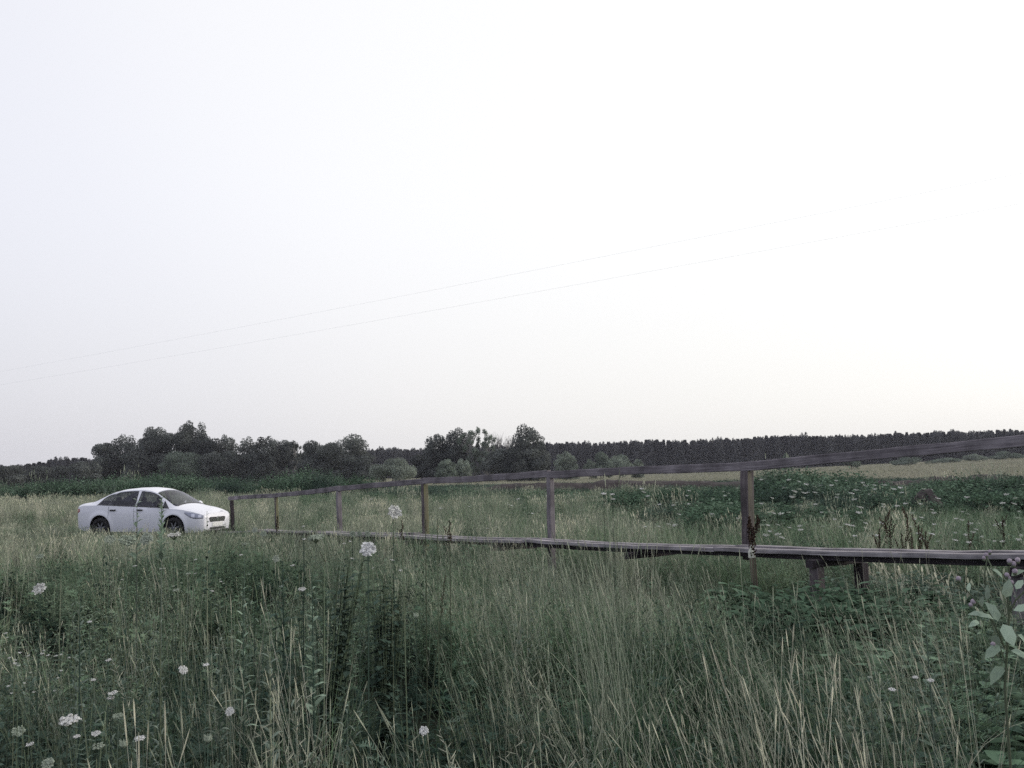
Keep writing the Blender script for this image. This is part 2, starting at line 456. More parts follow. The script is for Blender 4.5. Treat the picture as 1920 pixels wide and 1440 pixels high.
def timber(name, path, wv, hv, w_, h_, mat, parent, jit=0.006, seg=None, taper=1.0, seed=0):
    """box-section timber along path (list of Vector centre points), width along wv, height along hv"""
    q = random.Random(seed * 31 + 5)
    n = len(path)
    vs_, fs, uvs = [], [], []
    prof = [(-.5, -.42), (-.42, -.5), (.42, -.5), (.5, -.42), (.5, .42), (.42, .5), (-.42, .5), (-.5, .42)]
    run = 0
    for i, p in enumerate(path):
        if i: run += (p - path[i - 1]).length
        f = 1 + (taper - 1) * i / (n - 1)
        dx = q.uniform(-jit, jit); dz = q.uniform(-jit, jit); s_ = 1 + q.uniform(-.05, .05)
        for (a, b) in prof:
            vs_.append(p + wv * (a * w_ * f * s_ + dx) + hv * (b * h_ * f * s_ + dz))
    k = len(prof)
    per = [0]
    for j in range(k):
        a, b = prof[j], prof[(j + 1) % k]
        per.append(per[-1] + math.hypot((a[0] - b[0]) * w_, (a[1] - b[1]) * h_))
    runs = [0]
    for i in range(1, n): runs.append(runs[-1] + (path[i] - path[i - 1]).length)
    off = q.uniform(0, 50)
    for i in range(n - 1):
        for j in range(k):
            fs.append((i * k + j, i * k + (j + 1) % k, (i + 1) * k + (j + 1) % k, (i + 1) * k + j))
            uvs += [(runs[i] + off, per[j] + off), (runs[i] + off, per[j + 1] + off), (runs[i + 1] + off, per[j + 1] + off), (runs[i + 1] + off, per[j] + off)]
    for cap in (tuple(range(k))[::-1], tuple((n - 1) * k + j for j in range(k))):
        fs.append(cap); uvs += [(0.1 * prof[j % k][0], prof[j % k][1]) for j in cap]
    me = bpy.data.meshes.new(name); me.from_pydata([tuple(v) for v in vs_], [], fs)
    me.materials.append(mat)
    ul = me.uv_layers.new(name='UVMap'); ul.data.foreach_set('uv', [c for u in uvs for c in u])
    me.update()
    import bmesh
    bm = bmesh.new(); bm.from_mesh(me); bmesh.ops.recalc_face_normals(bm, faces=bm.faces); bm.to_mesh(me); bm.free()
    return link(name, me, parent)

def lerp(a, b, n):
    return [a + (b - a) * (i / (n - 1)) for i in range(n)]

bridge = empty('footbridge', (0, 0, 0), 'narrow weathered plank footbridge with a wooden handrail on its far side', 'footbridge')
UPZ = V((0, 0, 1))
lean = [0.055, 0.05, 0.045, 0.02, 0.0, -0.005, 0.0, 0.0]
for i, (Y, dz, rz) in enumerate(PO):
    base = onrail(Y); 
    gz = float(ground_z(base.x, base.y))
    top = V((base.x - bdir.x * lean[i] * 2.0, base.y - bdir.y * lean[i] * 2.0, rz - 0.112))
    bot = V((base.x + bdir.x * lean[i], base.y + bdir.y * lean[i], dz - 0.19 if i == 5 else gz - 0.3))
    wd = [0.10, 0.085, 0.105, 0.11, 0.10, 0.125, 0.12, 0.12][i]
    timber('post', lerp(bot, top, 8), bdir, bper, wd, wd * 0.95, [M_dark, M_post, M_rail, M_post, M_rail, M_post, M_post, M_post][i], bridge, jit=0.004, seed=i)
# handrail boards, each from post to post, ends butted with small steps
steps = [0.0, 0.012, -0.006, 0.016, -0.012, 0.0, 0.008]
for i in range(len(PO) - 1):
    Ya, Yb = PO[i][0], PO[i + 1][0]
    ext = 0.35 if i == 0 else 0.05
    a = onrail(Ya) - bdir * ext; b = onrail(Yb) + bdir * (-0.03)
    a.z = PO[i][2] - 0.055 + (0.0 if i == 0 else -0.004) + steps[i]; b.z = PO[i + 1][2] - 0.055 + steps[i] * 0.3
    n = 16
    pts = lerp(a, b, n)
    for k in range(n):
        t_ = k / (n - 1)
        pts[k].z += (0.0 if i == 5 else -0.015 if i in (1, 3) else 0.01) * math.sin(math.pi * t_)
        pts[k] = pts[k] + bper * 0.004 * (i % 2)
    timber('handrail_board', pts, bper, UPZ, 0.075, 0.112, M_rail, bridge, jit=0.0035, seed=20 + i)
# deck planks, three abreast
DW = 0.52
for i in range(len(PO) - 1):
    Ya, Yb = PO[i][0], PO[i + 1][0]
    for j in range(3):
        off = 0.09 + DW * (j + 0.5) / 3
        jit0 = rnd.uniform(-0.15, 0.15)
        a = onrail(Ya) + bper * off + bdir * (0.02 + jit0 * 0.3); b = onrail(Yb) + bper * off + bdir * (0.0)
        if i == 0: a = a + bdir * (0.9 - 0.5 * j)
        a.z = PO[i][1] - 0.025 + rnd.uniform(-0.016, 0.016); b.z = PO[i + 1][1] - 0.025 + rnd.uniform(-0.016, 0.016)
        if i == 0: a.z = 0.10
        n = 14
        pts = lerp(a, b, n)
        for k in range(n):
            pts[k].z -= 0.02 * math.sin(math.pi * k / (n - 1)) + (0.02 if j == 1 else 0)
        timber('deck_plank', pts, bper, UPZ, DW / 3 - 0.02, 0.05, M_deck, bridge, jit=0.004, seed=40 + i * 3 + j)
    # side joists under the planks
    for j, o_ in enumerate((0.14, DW - 0.02)):
        a = onrail(Ya) + bper * o_; b = onrail(Yb) + bper * o_
        a.z = PO[i][1] - 0.078; b.z = PO[i + 1][1] - 0.078
        pts = lerp(a, b, 10)
        for k in range(10): pts[k].z -= 0.02 * math.sin(math.pi * k / 9)
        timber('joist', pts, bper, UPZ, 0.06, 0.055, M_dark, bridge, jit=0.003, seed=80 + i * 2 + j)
# bearers and support legs
def support(Y, j, legs=True, seed=0, mats=(M_rail, M_dark)):
    c = onrail(Y); z = deck_z(Y) - 0.148
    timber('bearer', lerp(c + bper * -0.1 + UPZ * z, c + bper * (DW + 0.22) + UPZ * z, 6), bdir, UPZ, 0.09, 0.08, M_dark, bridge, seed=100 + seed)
    if legs:
        for k, o_ in enumerate((DW + 0.1, -0.10)):
            p = c + bper * o_
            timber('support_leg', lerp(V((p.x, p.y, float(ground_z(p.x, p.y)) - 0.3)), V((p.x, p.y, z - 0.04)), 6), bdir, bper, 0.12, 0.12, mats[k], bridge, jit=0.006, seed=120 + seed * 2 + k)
# near-edge crossing at photo column x: X = BX0 - BK*Y - 0.98 (near edge)
def y_of_col(px, off):
    u = (px - 960) / F
    p = onrail(0) + bper * off
    # point = p + s*bdir ; want x = u*y
    s_ = (u * p.y - p.x) / (bdir.x - u * bdir.y)
    q = p + bdir * s_
    return (q - bper * off).y
for k, (px, mt) in enumerate(((1518, (M_post, M_dark)), (1893, (M_rail, M_dark)), (1180, (M_dark, M_dark)), (930, (M_dark, M_dark)), (770, (M_dark, M_dark)), (640, (M_dark, M_dark)))):
    support(y_of_col(px, DW + 0.1), k, px not in (1180, 930), k, mt)
support(6.3, 6, True, 7)
# sharpened stake beside the deck
stp = onrail(y_of_col(1399, DW + 0.22)) + bper * (DW + 0.22)
M_stk = wood('stake_wood', (0.14, 0.115, 0.085), (0.26, 0.22, 0.16))
stake = empty('stake', (stp.x, stp.y, float(ground_z(stp.x, stp.y))), 'short wooden stake with a pale sharpened tip standing by the footbridge edge', 'stake')
zt = at(1399, 1022, stp.y).z - stake.location.z
timber('shaft', lerp(V((0.05, 0, -0.2)), V((0, 0, zt - 0.14)), 5), V((1, 0, 0)), V((0, 1, 0)), 0.060, 0.060, M_stk, stake, seed=200)
mb = MB(); c0 = V((0, 0, zt - 0.14)); n = 8
rad = [0.040, 0.036, 0.006]
mb.tube([c0, c0 + V((-0.005, 0, 0.06)), c0 + V((0.005, 0, 0.15))], rad, 8)
link('cut_tip', mb.mesh('cut_tip', M_cut), stake)

# ------------------------------------------------------------------ car
def build_car():
    paint = solid('white_car_paint', (0.86, 0.86, 0.90), 0.28, coat=0.8, spec=0.5)
    black = solid('black_plastic', (0.018, 0.018, 0.02), 0.5)
    rubber = solid('tyre_rubber', (0.018, 0.017, 0.017), 0.85)
    alloy = solid('wheel_silver', (0.20, 0.20, 0.21), 0.35, metallic=0.7)
    chrome = solid('chrome', (0.7, 0.7, 0.72), 0.15, metallic=1.0)
    red = solid('tail_lamp_red', (0.32, 0.03, 0.025), 0.25, coat=0.6)
    lampw = solid('head_lamp_reflector', (0.36, 0.37, 0.42), 0.12, metallic=0.6)
    seatm = solid('seat_fabric', (0.03, 0.03, 0.034), 0.9)
    seatl = solid('roof_lining', (0.10, 0.10, 0.10), 0.9)
    plate = solid('plate_white', (0.75, 0.75, 0.72), 0.5)
    gls = glass('car_glass', (0.60, 0.61, 0.66))
    car = empty('parked_car', (0, 0, 0), 'white four door saloon car parked in the grass beside the footbridge', 'car')

    def cs(xs, pts, sm=3):
        px_, pz = zip(*pts)
        y = np.interp(xs, px_, pz)
        return y
    XE = [-2.28, 2.28]
    # dense columns
    xs = sorted(set([round(v, 4) for v in list(np.arange(-2.28, 2.2801, 0.03)) + [-2.28, -2.27, -2.255, -2.24, 2.24, 2.255, 2.27, 2.28]]))
    ARCH_R = 0.375; AZ = 0.33
    for cx in (-1.24, 1.36):
        for t_ in np.linspace(0, math.pi, 25):
            xs.append(round(cx + ARCH_R * math.cos(t_), 4))
    xs = np.array(sorted(set(xs)))
    def smooth(y):
        g = np.exp(-np.linspace(-1.6, 1.6, 9) ** 2); g /= g.sum()
        yy = np.pad(y, 4, mode='edge')
        return np.convolve(yy, g, 'valid')
    fine = np.linspace(-2.28, 2.28, 305)
    def prof(pts):
        px_, pz = zip(*pts)
        y = smooth(smooth(np.interp(fine, px_, pz)))
        y[0] = pz[0]; y[-1] = pz[-1]
        return lambda x: np.interp(x, fine, y)
    top = prof([(-2.28, 0.86), (-2.25, 1.0), (-2.17, 1.055), (-2.0, 1.075), (-1.76, 1.095), (-1.62, 1.145), (-1.35, 1.28), (-1.05, 1.395), (-0.75, 1.455), (-0.3, 1.49), (0.1, 1.494), (0.45, 1.46), (0.72, 1.375), (1.05, 1.20), (1.38, 1.015), (1.6, 0.965), (1.85, 0.915), (2.05, 0.86), (2.17, 0.81), (2.24, 0.765), (2.28, 0.715)])
    belt = prof([(-2.28, 0.80), (-2.22, 0.92), (-1.9, 0.985), (-1.3, 0.99), (-0.5, 0.955), (0.4, 0.92), (1.1, 0.885), (1.6, 0.85), (1.95, 0.79), (2.2, 0.715), (2.28, 0.66)])
    rail = prof([(-2.28, 0.82), (-2.22, 0.96), (-2.0, 1.035), (-1.74, 1.05), (-1.55, 1.10), (-1.25, 1.235), (-1.0, 1.33), (-0.7, 1.395), (-0.2, 1.425), (0.1, 1.425), (0.4, 1.39), (0.68, 1.305), (1.0, 1.13), (1.28, 0.965), (1.5, 0.90), (1.85, 0.85), (2.1, 0.785), (2.24, 0.72), (2.28, 0.68)])
    wmax = prof([(-2.28, 0.52), (-2.24, 0.66), (-2.12, 0.76), (-1.9, 0.825), (-1.5, 0.86), (-0.5, 0.865), (0.6, 0.865), (1.4, 0.86), (1.75, 0.845), (1.98, 0.81), (2.12, 0.765), (2.22, 0.715), (2.28, 0.64)])
    wrail = prof([(-2.28, 0.50), (-2.2, 0.64), (-1.9, 0.68), (-1.7, 0.67), (-1.3, 0.60), (-0.9, 0.565), (0.0, 0.565), (0.5, 0.585), (0.9, 0.65), (1.3, 0.71), (1.6, 0.70), (1.95, 0.68), (2.15, 0.62), (2.28, 0.55)])
    sill = prof([(-2.28, 0.42), (-2.2, 0.30), (-1.9, 0.24), (-1.6, 0.22), (1.7, 0.20), (2.0, 0.19), (2.2, 0.20), (2.28, 0.26)])
    def zbot(x):
        z = sill(x)
        for cx in (-1.24, 1.36):
            d = ARCH_R ** 2 - (x - cx) ** 2
            z = np.where(d > 0, np.maximum(z, AZ + np.sqrt(np.maximum(d, 0))), z)
        return z
    NR = 9; NG = 14; NT = 6
    def side_y(x, z):
        """half-width of the body side below the belt"""
        b = belt(x); s_ = sill(x)
        f = np.clip((z - s_) / np.maximum(b - s_, 0.05), 0, 1)
        k = 1 - 0.085 * (1 - f) ** 2.2 - 0.035 * f ** 3
        # arch flare
        fl = 0
        for cx in (-1.24, 1.36):
            rr = np.sqrt((x - cx) ** 2 + (z - AZ) ** 2)
            fl = fl + 0.022 * np.exp(-((rr - 0.40) / 0.07) ** 2)
        return wmax(x) * k + fl
    def gh(x, t_):
        """greenhouse side: t 0 belt .. 1 rail -> (y,z)"""
        yb = side_y(x, belt(x)); yr = wrail(x)
        z = belt(x) + (rail(x) - belt(x)) * t_
        y = yb + (yr - yb) * (0.12 * math.sin(min(t_ * 8, 1.57)) + 0.88 * t_ ** 1.12)
        return y, z
    def roof(x, s_):
        y = wrail(x) * (1 - s_)
        z = rail(x) + (top(x) - rail(x)) * math.sin(s_ * math.pi / 2) ** 0.75
        return y, z
    cols = []
    for x in xs:
        c = []
        zb = float(zbot(x)); b = float(belt(x))
        c.append((x, 0.0, zb if zb < 0.5 else zb)); 
        for j in range(NR):
            f = j / (NR - 1); z = zb + (b - zb) * f
            c.append((x, float(side_y(x, z)), z))
        for j in range(1, NG + 1):
            y, z = gh(x, j / NG); c.append((x, float(y), float(z)))
        for j in range(1, NT + 1):
            y, z = roof(x, j / NT); c.append((x, float(y), float(z)))
        cols.append(c)
    K = len(cols[0])
    # window outlines in (x,z)
    def inpoly(x, z, poly):
        r_ = False; n = len(poly)
        for i in range(n):
            x1, z1 = poly[i]; x2, z2 = poly[(i + 1) % n]
            if (z1 > z) != (z2 > z) and x < (x2 - x1) * (z - z1) / (z2 - z1) + x1: r_ = not r_
        return r_
    def edge_top(x, d=0.045): return float(rail(x)) - d
    def edge_bot(x, d=0.03): return float(belt(x)) + d
    def win(x0, x1, slant0, slant1):
        """window between x0 and x1 following belt and rail; slants shift the top ends"""
        bot = [(x, edge_bot(x)) for x in np.linspace(x0, x1, 14)]
        tp = [(x, edge_top(x)) for x in np.linspace(x1 + slant1, x0 + slant0, 14)]
        return bot + tp
    W_rear_q = win(-1.36, -1.02, 0.17, 0.13)
    W_q = [(-1.34, edge_bot(-1.34)), (-0.98, edge_bot(-0.98)), (-0.86, edge_top(-0.86)), (-1.0, edge_top(-1.0)), (-1.1, edge_top(-1.1)), (-1.22, edge_top(-1.2) - .02)]
    W_r = [(x, edge_bot(x)) for x in np.linspace(-0.93, -0.02, 12)] + [(x, edge_top(x)) for x in np.linspace(-0.06, -0.80, 12)]
    W_f = [(x, edge_bot(x)) for x in np.linspace(0.07, 0.92, 12)] + [(x, edge_top(x, 0.05)) for x in np.linspace(0.80, 0.08, 14)]
    W_t = [(0.97, edge_bot(0.97)), (1.16, edge_bot(1.16) - 0.005), (0.97, edge_top(0.97, 0.055))]
    side_wins = [W_q, W_r, W_f, W_t]
    # windscreen and rear glass limits on the roof strip
    def on_ws(x, s_): return (0.62 <= x <= 1.36) and s_ > 0.10
    def on_rw(x, s_): return (-1.70 <= x <= -1.02) and s_ > 0.12
    verts, faces = [], []
    idx = {}
    for side in (1, -1):
        for i in range(len(xs)):
            for k in range(K):
                p = cols[i][k]
                if k == K - 1 and side == -1: idx[(side, i, k)] = idx[(1, i, k)]; continue
                if k == 0 and side == -1: idx[(side, i, k)] = idx[(1, i, k)]; continue
                idx[(side, i, k)] = len(verts); verts.append((p[0], p[1] * side, p[2]))
    for side in (1, -1):
        for i in range(len(xs) - 1):
            for k in range(K - 1):
                ps = [cols[i][k], cols[i + 1][k], cols[i + 1][k + 1], cols[i][k + 1]]
                cx = sum(p[0] for p in ps) / 4; cz = sum(p[2] for p in ps) / 4
                if k == 0 and any(abs(cx - c_) < ARCH_R + 0.02 for c_ in (-1.24, 1.36)): continue
                if NR <= k < NR + NG and any(inpoly(cx, cz, w_) for w_ in side_wins): continue
                if k >= NR + NG:
                    s_ = (k - NR - NG + 0.5) / NT
                    if on_ws(cx, s_ + 0.02) or on_rw(cx, s_): continue
                f = [idx[(side, i, k)], idx[(side, i + 1, k)], idx[(side, i + 1, k + 1)], idx[(side, i, k + 1)]]
                if len(set(f)) < 3: continue
                faces.append(f if side == 1 else f[::-1])
    for i in (0, len(xs) - 1):
        ring = [idx[(1, i, k)] for k in range(K)] + [idx[(-1, i, k)] for k in range(K - 2, 0, -1)]
        faces.append(ring)
    me = bpy.data.meshes.new('body'); me.from_pydata(verts, [], faces); me.materials.append(paint)
    import bmesh
    bm = bmesh.new(); bm.from_mesh(me); bmesh.ops.remove_doubles(bm, verts=bm.verts, dist=0.0004); bmesh.ops.recalc_face_normals(bm, faces=bm.faces)
    for f in bm.faces: f.smooth = True
    for e in bm.edges:
        if len(e.link_faces) == 2 and e.calc_face_angle(0) > 0.6: e.smooth = False
    bm.to_mesh(me); bm.free()
    link('body', me, car)

    def gh_inv(x, z):
        b, r_ = float(belt(x)), float(rail(x))
        t_ = min(max((z - b) / max(r_ - b, 0.01), 0), 1)
        y, _ = gh(x, t_); return float(y)
    def patch_poly(poly, side, off, shrink=0.0, name='side_window', mat=None, parent=None, frame=None):
        # strip between lower and upper outline
        cx = sum(p[0] for p in poly) / len(poly); cz = sum(p[1] for p in poly) / len(poly)
        P = [(cx + (p[0] - cx) * (1 - shrink), cz + (p[1] - cz) * (1 - shrink)) for p in poly]
        vs_ = [(p[0], (gh_inv(p[0], p[1]) + off) * side, p[1]) for p in P]
        vs_.append((cx, (gh_inv(cx, cz) + off) * side, cz))
        n = len(P); fs = [(i, (i + 1) % n, n) for i in range(n)]
        me_ = bpy.data.meshes.new(name); me_.from_pydata(vs_, [], fs); me_.materials.append(mat); me_.update()
        return link(name, me_, parent)
    def ring_poly(poly, side, off, wdt, name, mat, parent):
        cx = sum(p[0] for p in poly) / len(poly); cz = sum(p[1] for p in poly) / len(poly)
        vs_, fs = [], []
        n = len(poly)
        for p in poly:
            d = V((p[0] - cx, 0, p[1] - cz)); d.normalize()
            for s_ in (-0.35, 1.0):
                q = (p[0] + d.x * wdt * s_, p[1] + d.z * wdt * s_)
                vs_.append((q[0], (gh_inv(q[0], q[1]) + off) * side, q[1]))
        for i in range(n):
            a = 2 * i; b = 2 * ((i + 1) % n); fs.append((a, a + 1, b + 1, b))
        me_ = bpy.data.meshes.new(name); me_.from_pydata(vs_, [], fs); me_.materials.append(mat); me_.update()
        return link(name, me_, parent)
    for side in (1, -1):
        for w_ in side_wins:
            g = patch_poly(w_, side, 0.002, -0.03, 'side_window', gls, car)
            ring_poly(w_, side, 0.006, 0.022, 'window_seal', black, g)
    def strip(x0, x1, s0, name, mat, inset, zoff, parent, n=18, m_=12):
        vs_, fs = [], []
        for x in np.linspace(x0, x1, n):
            for j in range(2 * m_ + 1):
                s_ = s0 + (1 - s0) * (1 - abs(j - m_) / m_)
                sg = 1 if j < m_ else -1
                y, z = roof(x, s_)
                vs_.append((x, float(y) * sg, float(z) + zoff))
        c = 2 * m_ + 1
        for i in range(n - 1):
            for j in range(c - 1): fs.append((i * c + j, i * c + j + 1, (i + 1) * c + j + 1, (i + 1) * c + j))
        me_ = bpy.data.meshes.new(name); me_.from_pydata(vs_, [], fs); me_.materials.append(mat); me_.update()
        for p in me_.polygons: p.use_smooth = True
        return link(name, me_, parent)
    strip(0.60, 1.38, 0.08, 'windscreen', gls, 0, 0.004, car)
    strip(-1.72, -1.0, 0.10, 'rear_window', gls, 0, 0.004, car)
    strip(1.345, 1.40, 0.04, 'wiper_cowl', black, 0, 0.010, car, n=4)
    # wheels
    def wheel(x, side):
        wl = link('wheel', None, car); wl.empty_display_size = 0.1
        mt = MB(); prof_ = [(0.19, -0.095), (0.30, -0.10), (0.315, -0.07), (0.315, 0.07), (0.30, 0.10), (0.19, 0.095)]
        n = 32; b = 0
        for k in range(n):
            a = 2 * math.pi * k / n
            for (r_, y) in prof_: mt.v.append(V((r_ * math.cos(a), y, r_ * math.sin(a))))
        for k in range(n):
            for j in range(len(prof_)):
                p_ = len(prof_); mt.f.append((k * p_ + j, k * p_ + (j + 1) % p_, ((k + 1) % n) * p_ + (j + 1) % p_, ((k + 1) % n) * p_ + j)); mt.mi.append(0); mt.sh.append(.5)
        link('tyre', mt.mesh('tyre', rubber, True), wl)
        mr_ = MB()
        for k in range(n):
            a = 2 * math.pi * k / n
            for (r_, y) in ((0.20, 0.09 * side), (0.185, 0.06 * side), (0.185, -0.06 * side)): mr_.v.append(V((r_ * math.cos(a), y, r_ * math.sin(a))))
        for k in range(n):
            for j in range(2): mr_.f.append((k * 3 + j, k * 3 + j + 1, ((k + 1) % n) * 3 + j + 1, ((k + 1) % n) * 3 + j)); mr_.mi.append(0); mr_.sh.append(.5)
        for k in range(7):
            a = 2 * math.pi * k / 7 + 0.3
            d = V((math.cos(a), 0, math.sin(a))); mr_.box(d * 0.10 + V((0, 0.065 * side, 0)), (0.095, 0.012, 0.02), (d, V((0, 1, 0)), d.cross(V((0, 1, 0)))))
        mr_.ball(V((0, 0.07 * side, 0)), 0.04, 10, sq=(1, .5, 1))
        link('rim', mr_.mesh('rim', alloy, False), wl)
        mb_ = MB(); mb_.tube([V((0, -0.02 * side, 0)), V((0, 0.02 * side, 0))], [0.15, 0.15], 20); link('brake_disc', mb_.mesh('brake_disc', black), wl)
        wl.location = (x, side * 0.735, 0.315)
    for x in (-1.24, 1.36):
        for s_ in (1, -1): wheel(x, s_)
        for s_ in (1, -1):   # wheel housings
            mw = MB(); n = 18
            b = len(mw.v)
            for k in range(n + 1):
                a = math.pi * k / n
                for y in (0.45, 0.83): mw.v.append(V((x + 0.385 * math.cos(a), y * s_, AZ + 0.385 * math.sin(a))))
            for k in range(n): mw.f.append((b + 2 * k, b + 2 * k + 1, b + 2 * k + 3, b + 2 * k + 2)); mw.mi.append(0); mw.sh.append(.5)
            mw.box(V((x, 0.45 * s_, 0.45)), (0.385, 0.01, 0.27))
            link('wheel_housing', mw.mesh('wheel_housing', black), car)
    # lamps follow the body surface
    def side_patch(pts, side, off, name, mat, parent=car):
        """pts: grid rows of (x,z) on the body side"""
        vs_, fs = [], []
        for row in pts:
            for (x, z) in row:
                if z > float(belt(x)):
                    t_ = min(1, (z - float(belt(x))) / max(float(rail(x)) - float(belt(x)), .01)); y = float(gh(x, t_)[0])
                else: y = float(side_y(x, z))
                vs_.append((x, (y + off) * side, z))
        c = len(pts[0])
        for i in range(len(pts) - 1):
            for j in range(c - 1): fs.append((i * c + j, i * c + j + 1, (i + 1) * c + j + 1, (i + 1) * c + j))
        me_ = bpy.data.meshes.new(name); me_.from_pydata(vs_, [], fs); me_.materials.append(mat); me_.update()
        return link(name, me_, parent)
    def lensgrid(x0, x1, zlo, zhi, n=10, m_=5):
        rows = []
        for i in range(n):
            t_ = i / (n - 1); x = x0 + (x1 - x0) * t_
            lo, hi = zlo(t_), zhi(t_); rows.append([(x, lo + (hi - lo) * j / (m_ - 1)) for j in range(m_)])
        return rows
    for side in (1, -1):
        hl = side_patch(lensgrid(1.74, 2.262, lambda t: 0.755 - 0.155 * math.sin(min(1, t * 1.6) * 1.5) , lambda t: 0.785 - 0.085 * t), side, 0.006, 'headlight', lampw)
        ring = side_patch(lensgrid(1.73, 2.262, lambda t: 0.745 - 0.155 * math.sin(min(1, t * 1.6) * 1.5), lambda t: 0.757 - 0.152 * math.sin(min(1, t * 1.6) * 1.5), m_=3), side, 0.009, 'headlight_trim', black, hl)
        side_patch(lensgrid(1.95, 2.05, lambda t: 0.63, lambda t: 0.72, n=4), side, 0.010, 'bulb_housing', chrome, hl)
        side_patch(lensgrid(2.14, 2.22, lambda t: 0.62, lambda t: 0.69, n=4), side, 0.010, 'bulb_housing', chrome, hl)
        side_patch(lensgrid(-2.275, -2.05, lambda t: 0.72 + 0.08 * t, lambda t: 0.80 + 0.09 * min(1, 2 * t), n=8), side, 0.006, 'tail_light', red)
        # door seams
        for xx, sl in ((-0.02, 0.0), (1.00, 0.02), (-0.93, 0.0)):
            side_patch([[(xx + d, z) for z in np.linspace(0.30 if xx > -0.5 else 0.62, float(belt(xx)) + 0.02, 10)] for d in (-0.004, 0.004)], side, 0.003, 'door_seam', black)
        side_patch([[(x, z) for z in (float(belt(x)) + 0.006, float(belt(x)) + 0.022)] for x in np.linspace(-1.38, 1.2, 30)], side, 0.009, 'waist_trim', black)
        for xx in (-0.86, 0.10):
            mb_ = MB(); y = float(side_y(xx + .08, 0.835)); mb_.box(V((xx + 0.09, (y + 0.016) * side, 0.845)), (0.095, 0.018, 0.021)); link('door_handle', mb_.mesh('door_handle', black), car)
        mh = MB(); mh.ball(V((0.98, side * 0.975, 0.985)), 0.1, 12, sq=(0.75, 1.05, 0.72)); mi_ = link('wing_mirror', mh.mesh('wing_mirror', black if side < 0 else paint, True), car)
        ma = MB(); ma.box(V((0.99, side * 0.87, 0.945)), (0.03, 0.06, 0.016)); link('mirror_arm', ma.mesh('mirror_arm', black), mi_)
    # front face
    def nose(yz, x, name, mat, depth=0.012, parent=car):
        vs_ = [(x, y, z) for (y, z) in yz] + [(x + depth, y * 0.985, z) for (y, z) in yz]
        n = len(yz); fs = [tuple(range(n, 2 * n)), tuple(range(n))[::-1]] + [(i, (i + 1) % n, n + (i + 1) % n, n + i) for i in range(n)]
        me_ = bpy.data.meshes.new(name); me_.from_pydata(vs_, [], fs); me_.materials.append(mat); me_.update()
        return link(name, me_, parent)
    gr = nose([(-0.36, 0.475), (0.36, 0.475), (0.42, 0.59), (0.36, 0.615), (-0.36, 0.615), (-0.42, 0.59)], 2.276, 'grille', black)
    for k in range(3):
        mb_ = MB(); mb_.box(V((2.293, 0, 0.505 + 0.035 * k)), (0.004, 0.36, 0.006)); link('grille_bar', mb_.mesh('grille_bar', chrome), gr)
    mb_ = MB(); mb_.tube([V((2.288, 0, 0.548)), V((2.306, 0, 0.548))], [0.055, 0.052], 20); link('badge', mb_.mesh('badge', chrome, False), gr)
    pl = nose([(-0.26, 0.35), (0.26, 0.35), (0.26, 0.462), (-0.26, 0.462)], 2.279, 'number_plate', plate, 0.02)
    nose([(-0.40, 0.262), (0.40, 0.262), (0.36, 0.325), (-0.36, 0.325)], 2.276, 'bumper_intake', black)
    bp_ = nose([(-0.26, 0.55), (0.26, 0.55), (0.26, 0.66), (-0.26, 0.66)], -2.292, 'number_plate', plate, 0.01)
    # interior
    def seat(x, y, rear=False):
        s_ = MB(); wdt = 0.25 if not rear else 0.58
        s_.box(V((x, y, 0.50)), (0.25, wdt, 0.08)); s_.box(V((x - 0.26, y, 0.80)), (0.06, wdt, 0.27), (V((0.97, 0, 0.24)), V((0, 1, 0)), V((-0.24, 0, 0.97))))
        for yy in ((0,) if not rear else (-0.35, 0.35)): s_.ball(V((x - 0.35, y + yy, 1.13)), 0.12, 10, sq=(0.5, 1.0, 0.8))
        link('seat', s_.mesh('seat', seatm), car)
    seat(0.30, 0.36); seat(0.30, -0.36); seat(-0.62, 0, True)
    s_ = MB(); s_.box(V((1.15, 0, 0.82)), (0.22, 0.66, 0.09)); link('dashboard', s_.mesh('dashboard', seatm), car)
    s_ = MB(); s_.box(V((-0.1, 0, 0.30)), (1.3, 0.68, 0.05)); s_.box(V((1.32, 0, 0.6)), (0.03, 0.66, 0.3)); s_.box(V((-1.35, 0, 0.72)), (0.35, 0.60, 0.2)); link('cabin_floor', s_.mesh('cabin_floor', seatm), car)
    s_ = MB()
    cpt = V((0.84, 0.36, 0.90)); n = 20; a_ = V((0, 1, 0)); b_ = V((-0.35, 0, 0.94))
    pts = [cpt + (a_ * math.cos(2 * math.pi * k / n) + b_ * math.sin(2 * math.pi * k / n)) * 0.18 for k in range(n + 1)]
    s_.tube(pts, [0.014] * (n + 1), 6); s_.box(cpt, (0.02, 0.17, 0.02)); link('steering_wheel', s_.mesh('steering_wheel', seatm), car)
    mb_ = MB(); mb_.box(V((0.72, 0, 1.30)), (0.012, 0.1, 0.035)); link('interior_mirror', mb_.mesh('interior_mirror', black), car)
    nose([(-0.05, 1.02), (0.05, 1.02), (0.05, 1.09), (-0.05, 1.09)], 1.16, 'windscreen_sticker', plate, 0.003)
    return car
car = build_car()
CARY = 29.6
cp = at(287, 950, CARY)
car.location = (cp.x, cp.y, float(ground_z(cp.x, cp.y)) + 0.0)
view_az = math.atan2(cp.x, cp.y)               # negative: car is at the left
car.scale = (0.97, 1.0, 1.0)
car.rotation_euler = (0, 0, -view_az * 1.0 - R(37))
CAR_C = (cp.x, cp.y)
CAR_A = car.rotation_euler.z

# ------------------------------------------------------------------ plant prototypes (kept out of the scene, drawn by instancing)
def proto_coll(name, meshes):
    c = bpy.data.collections.new(name)
    for i, me in enumerate(meshes):
        o = bpy.data.objects.new('%s_%02d' % (name, i), me)
        c.objects.link(o)
    return c

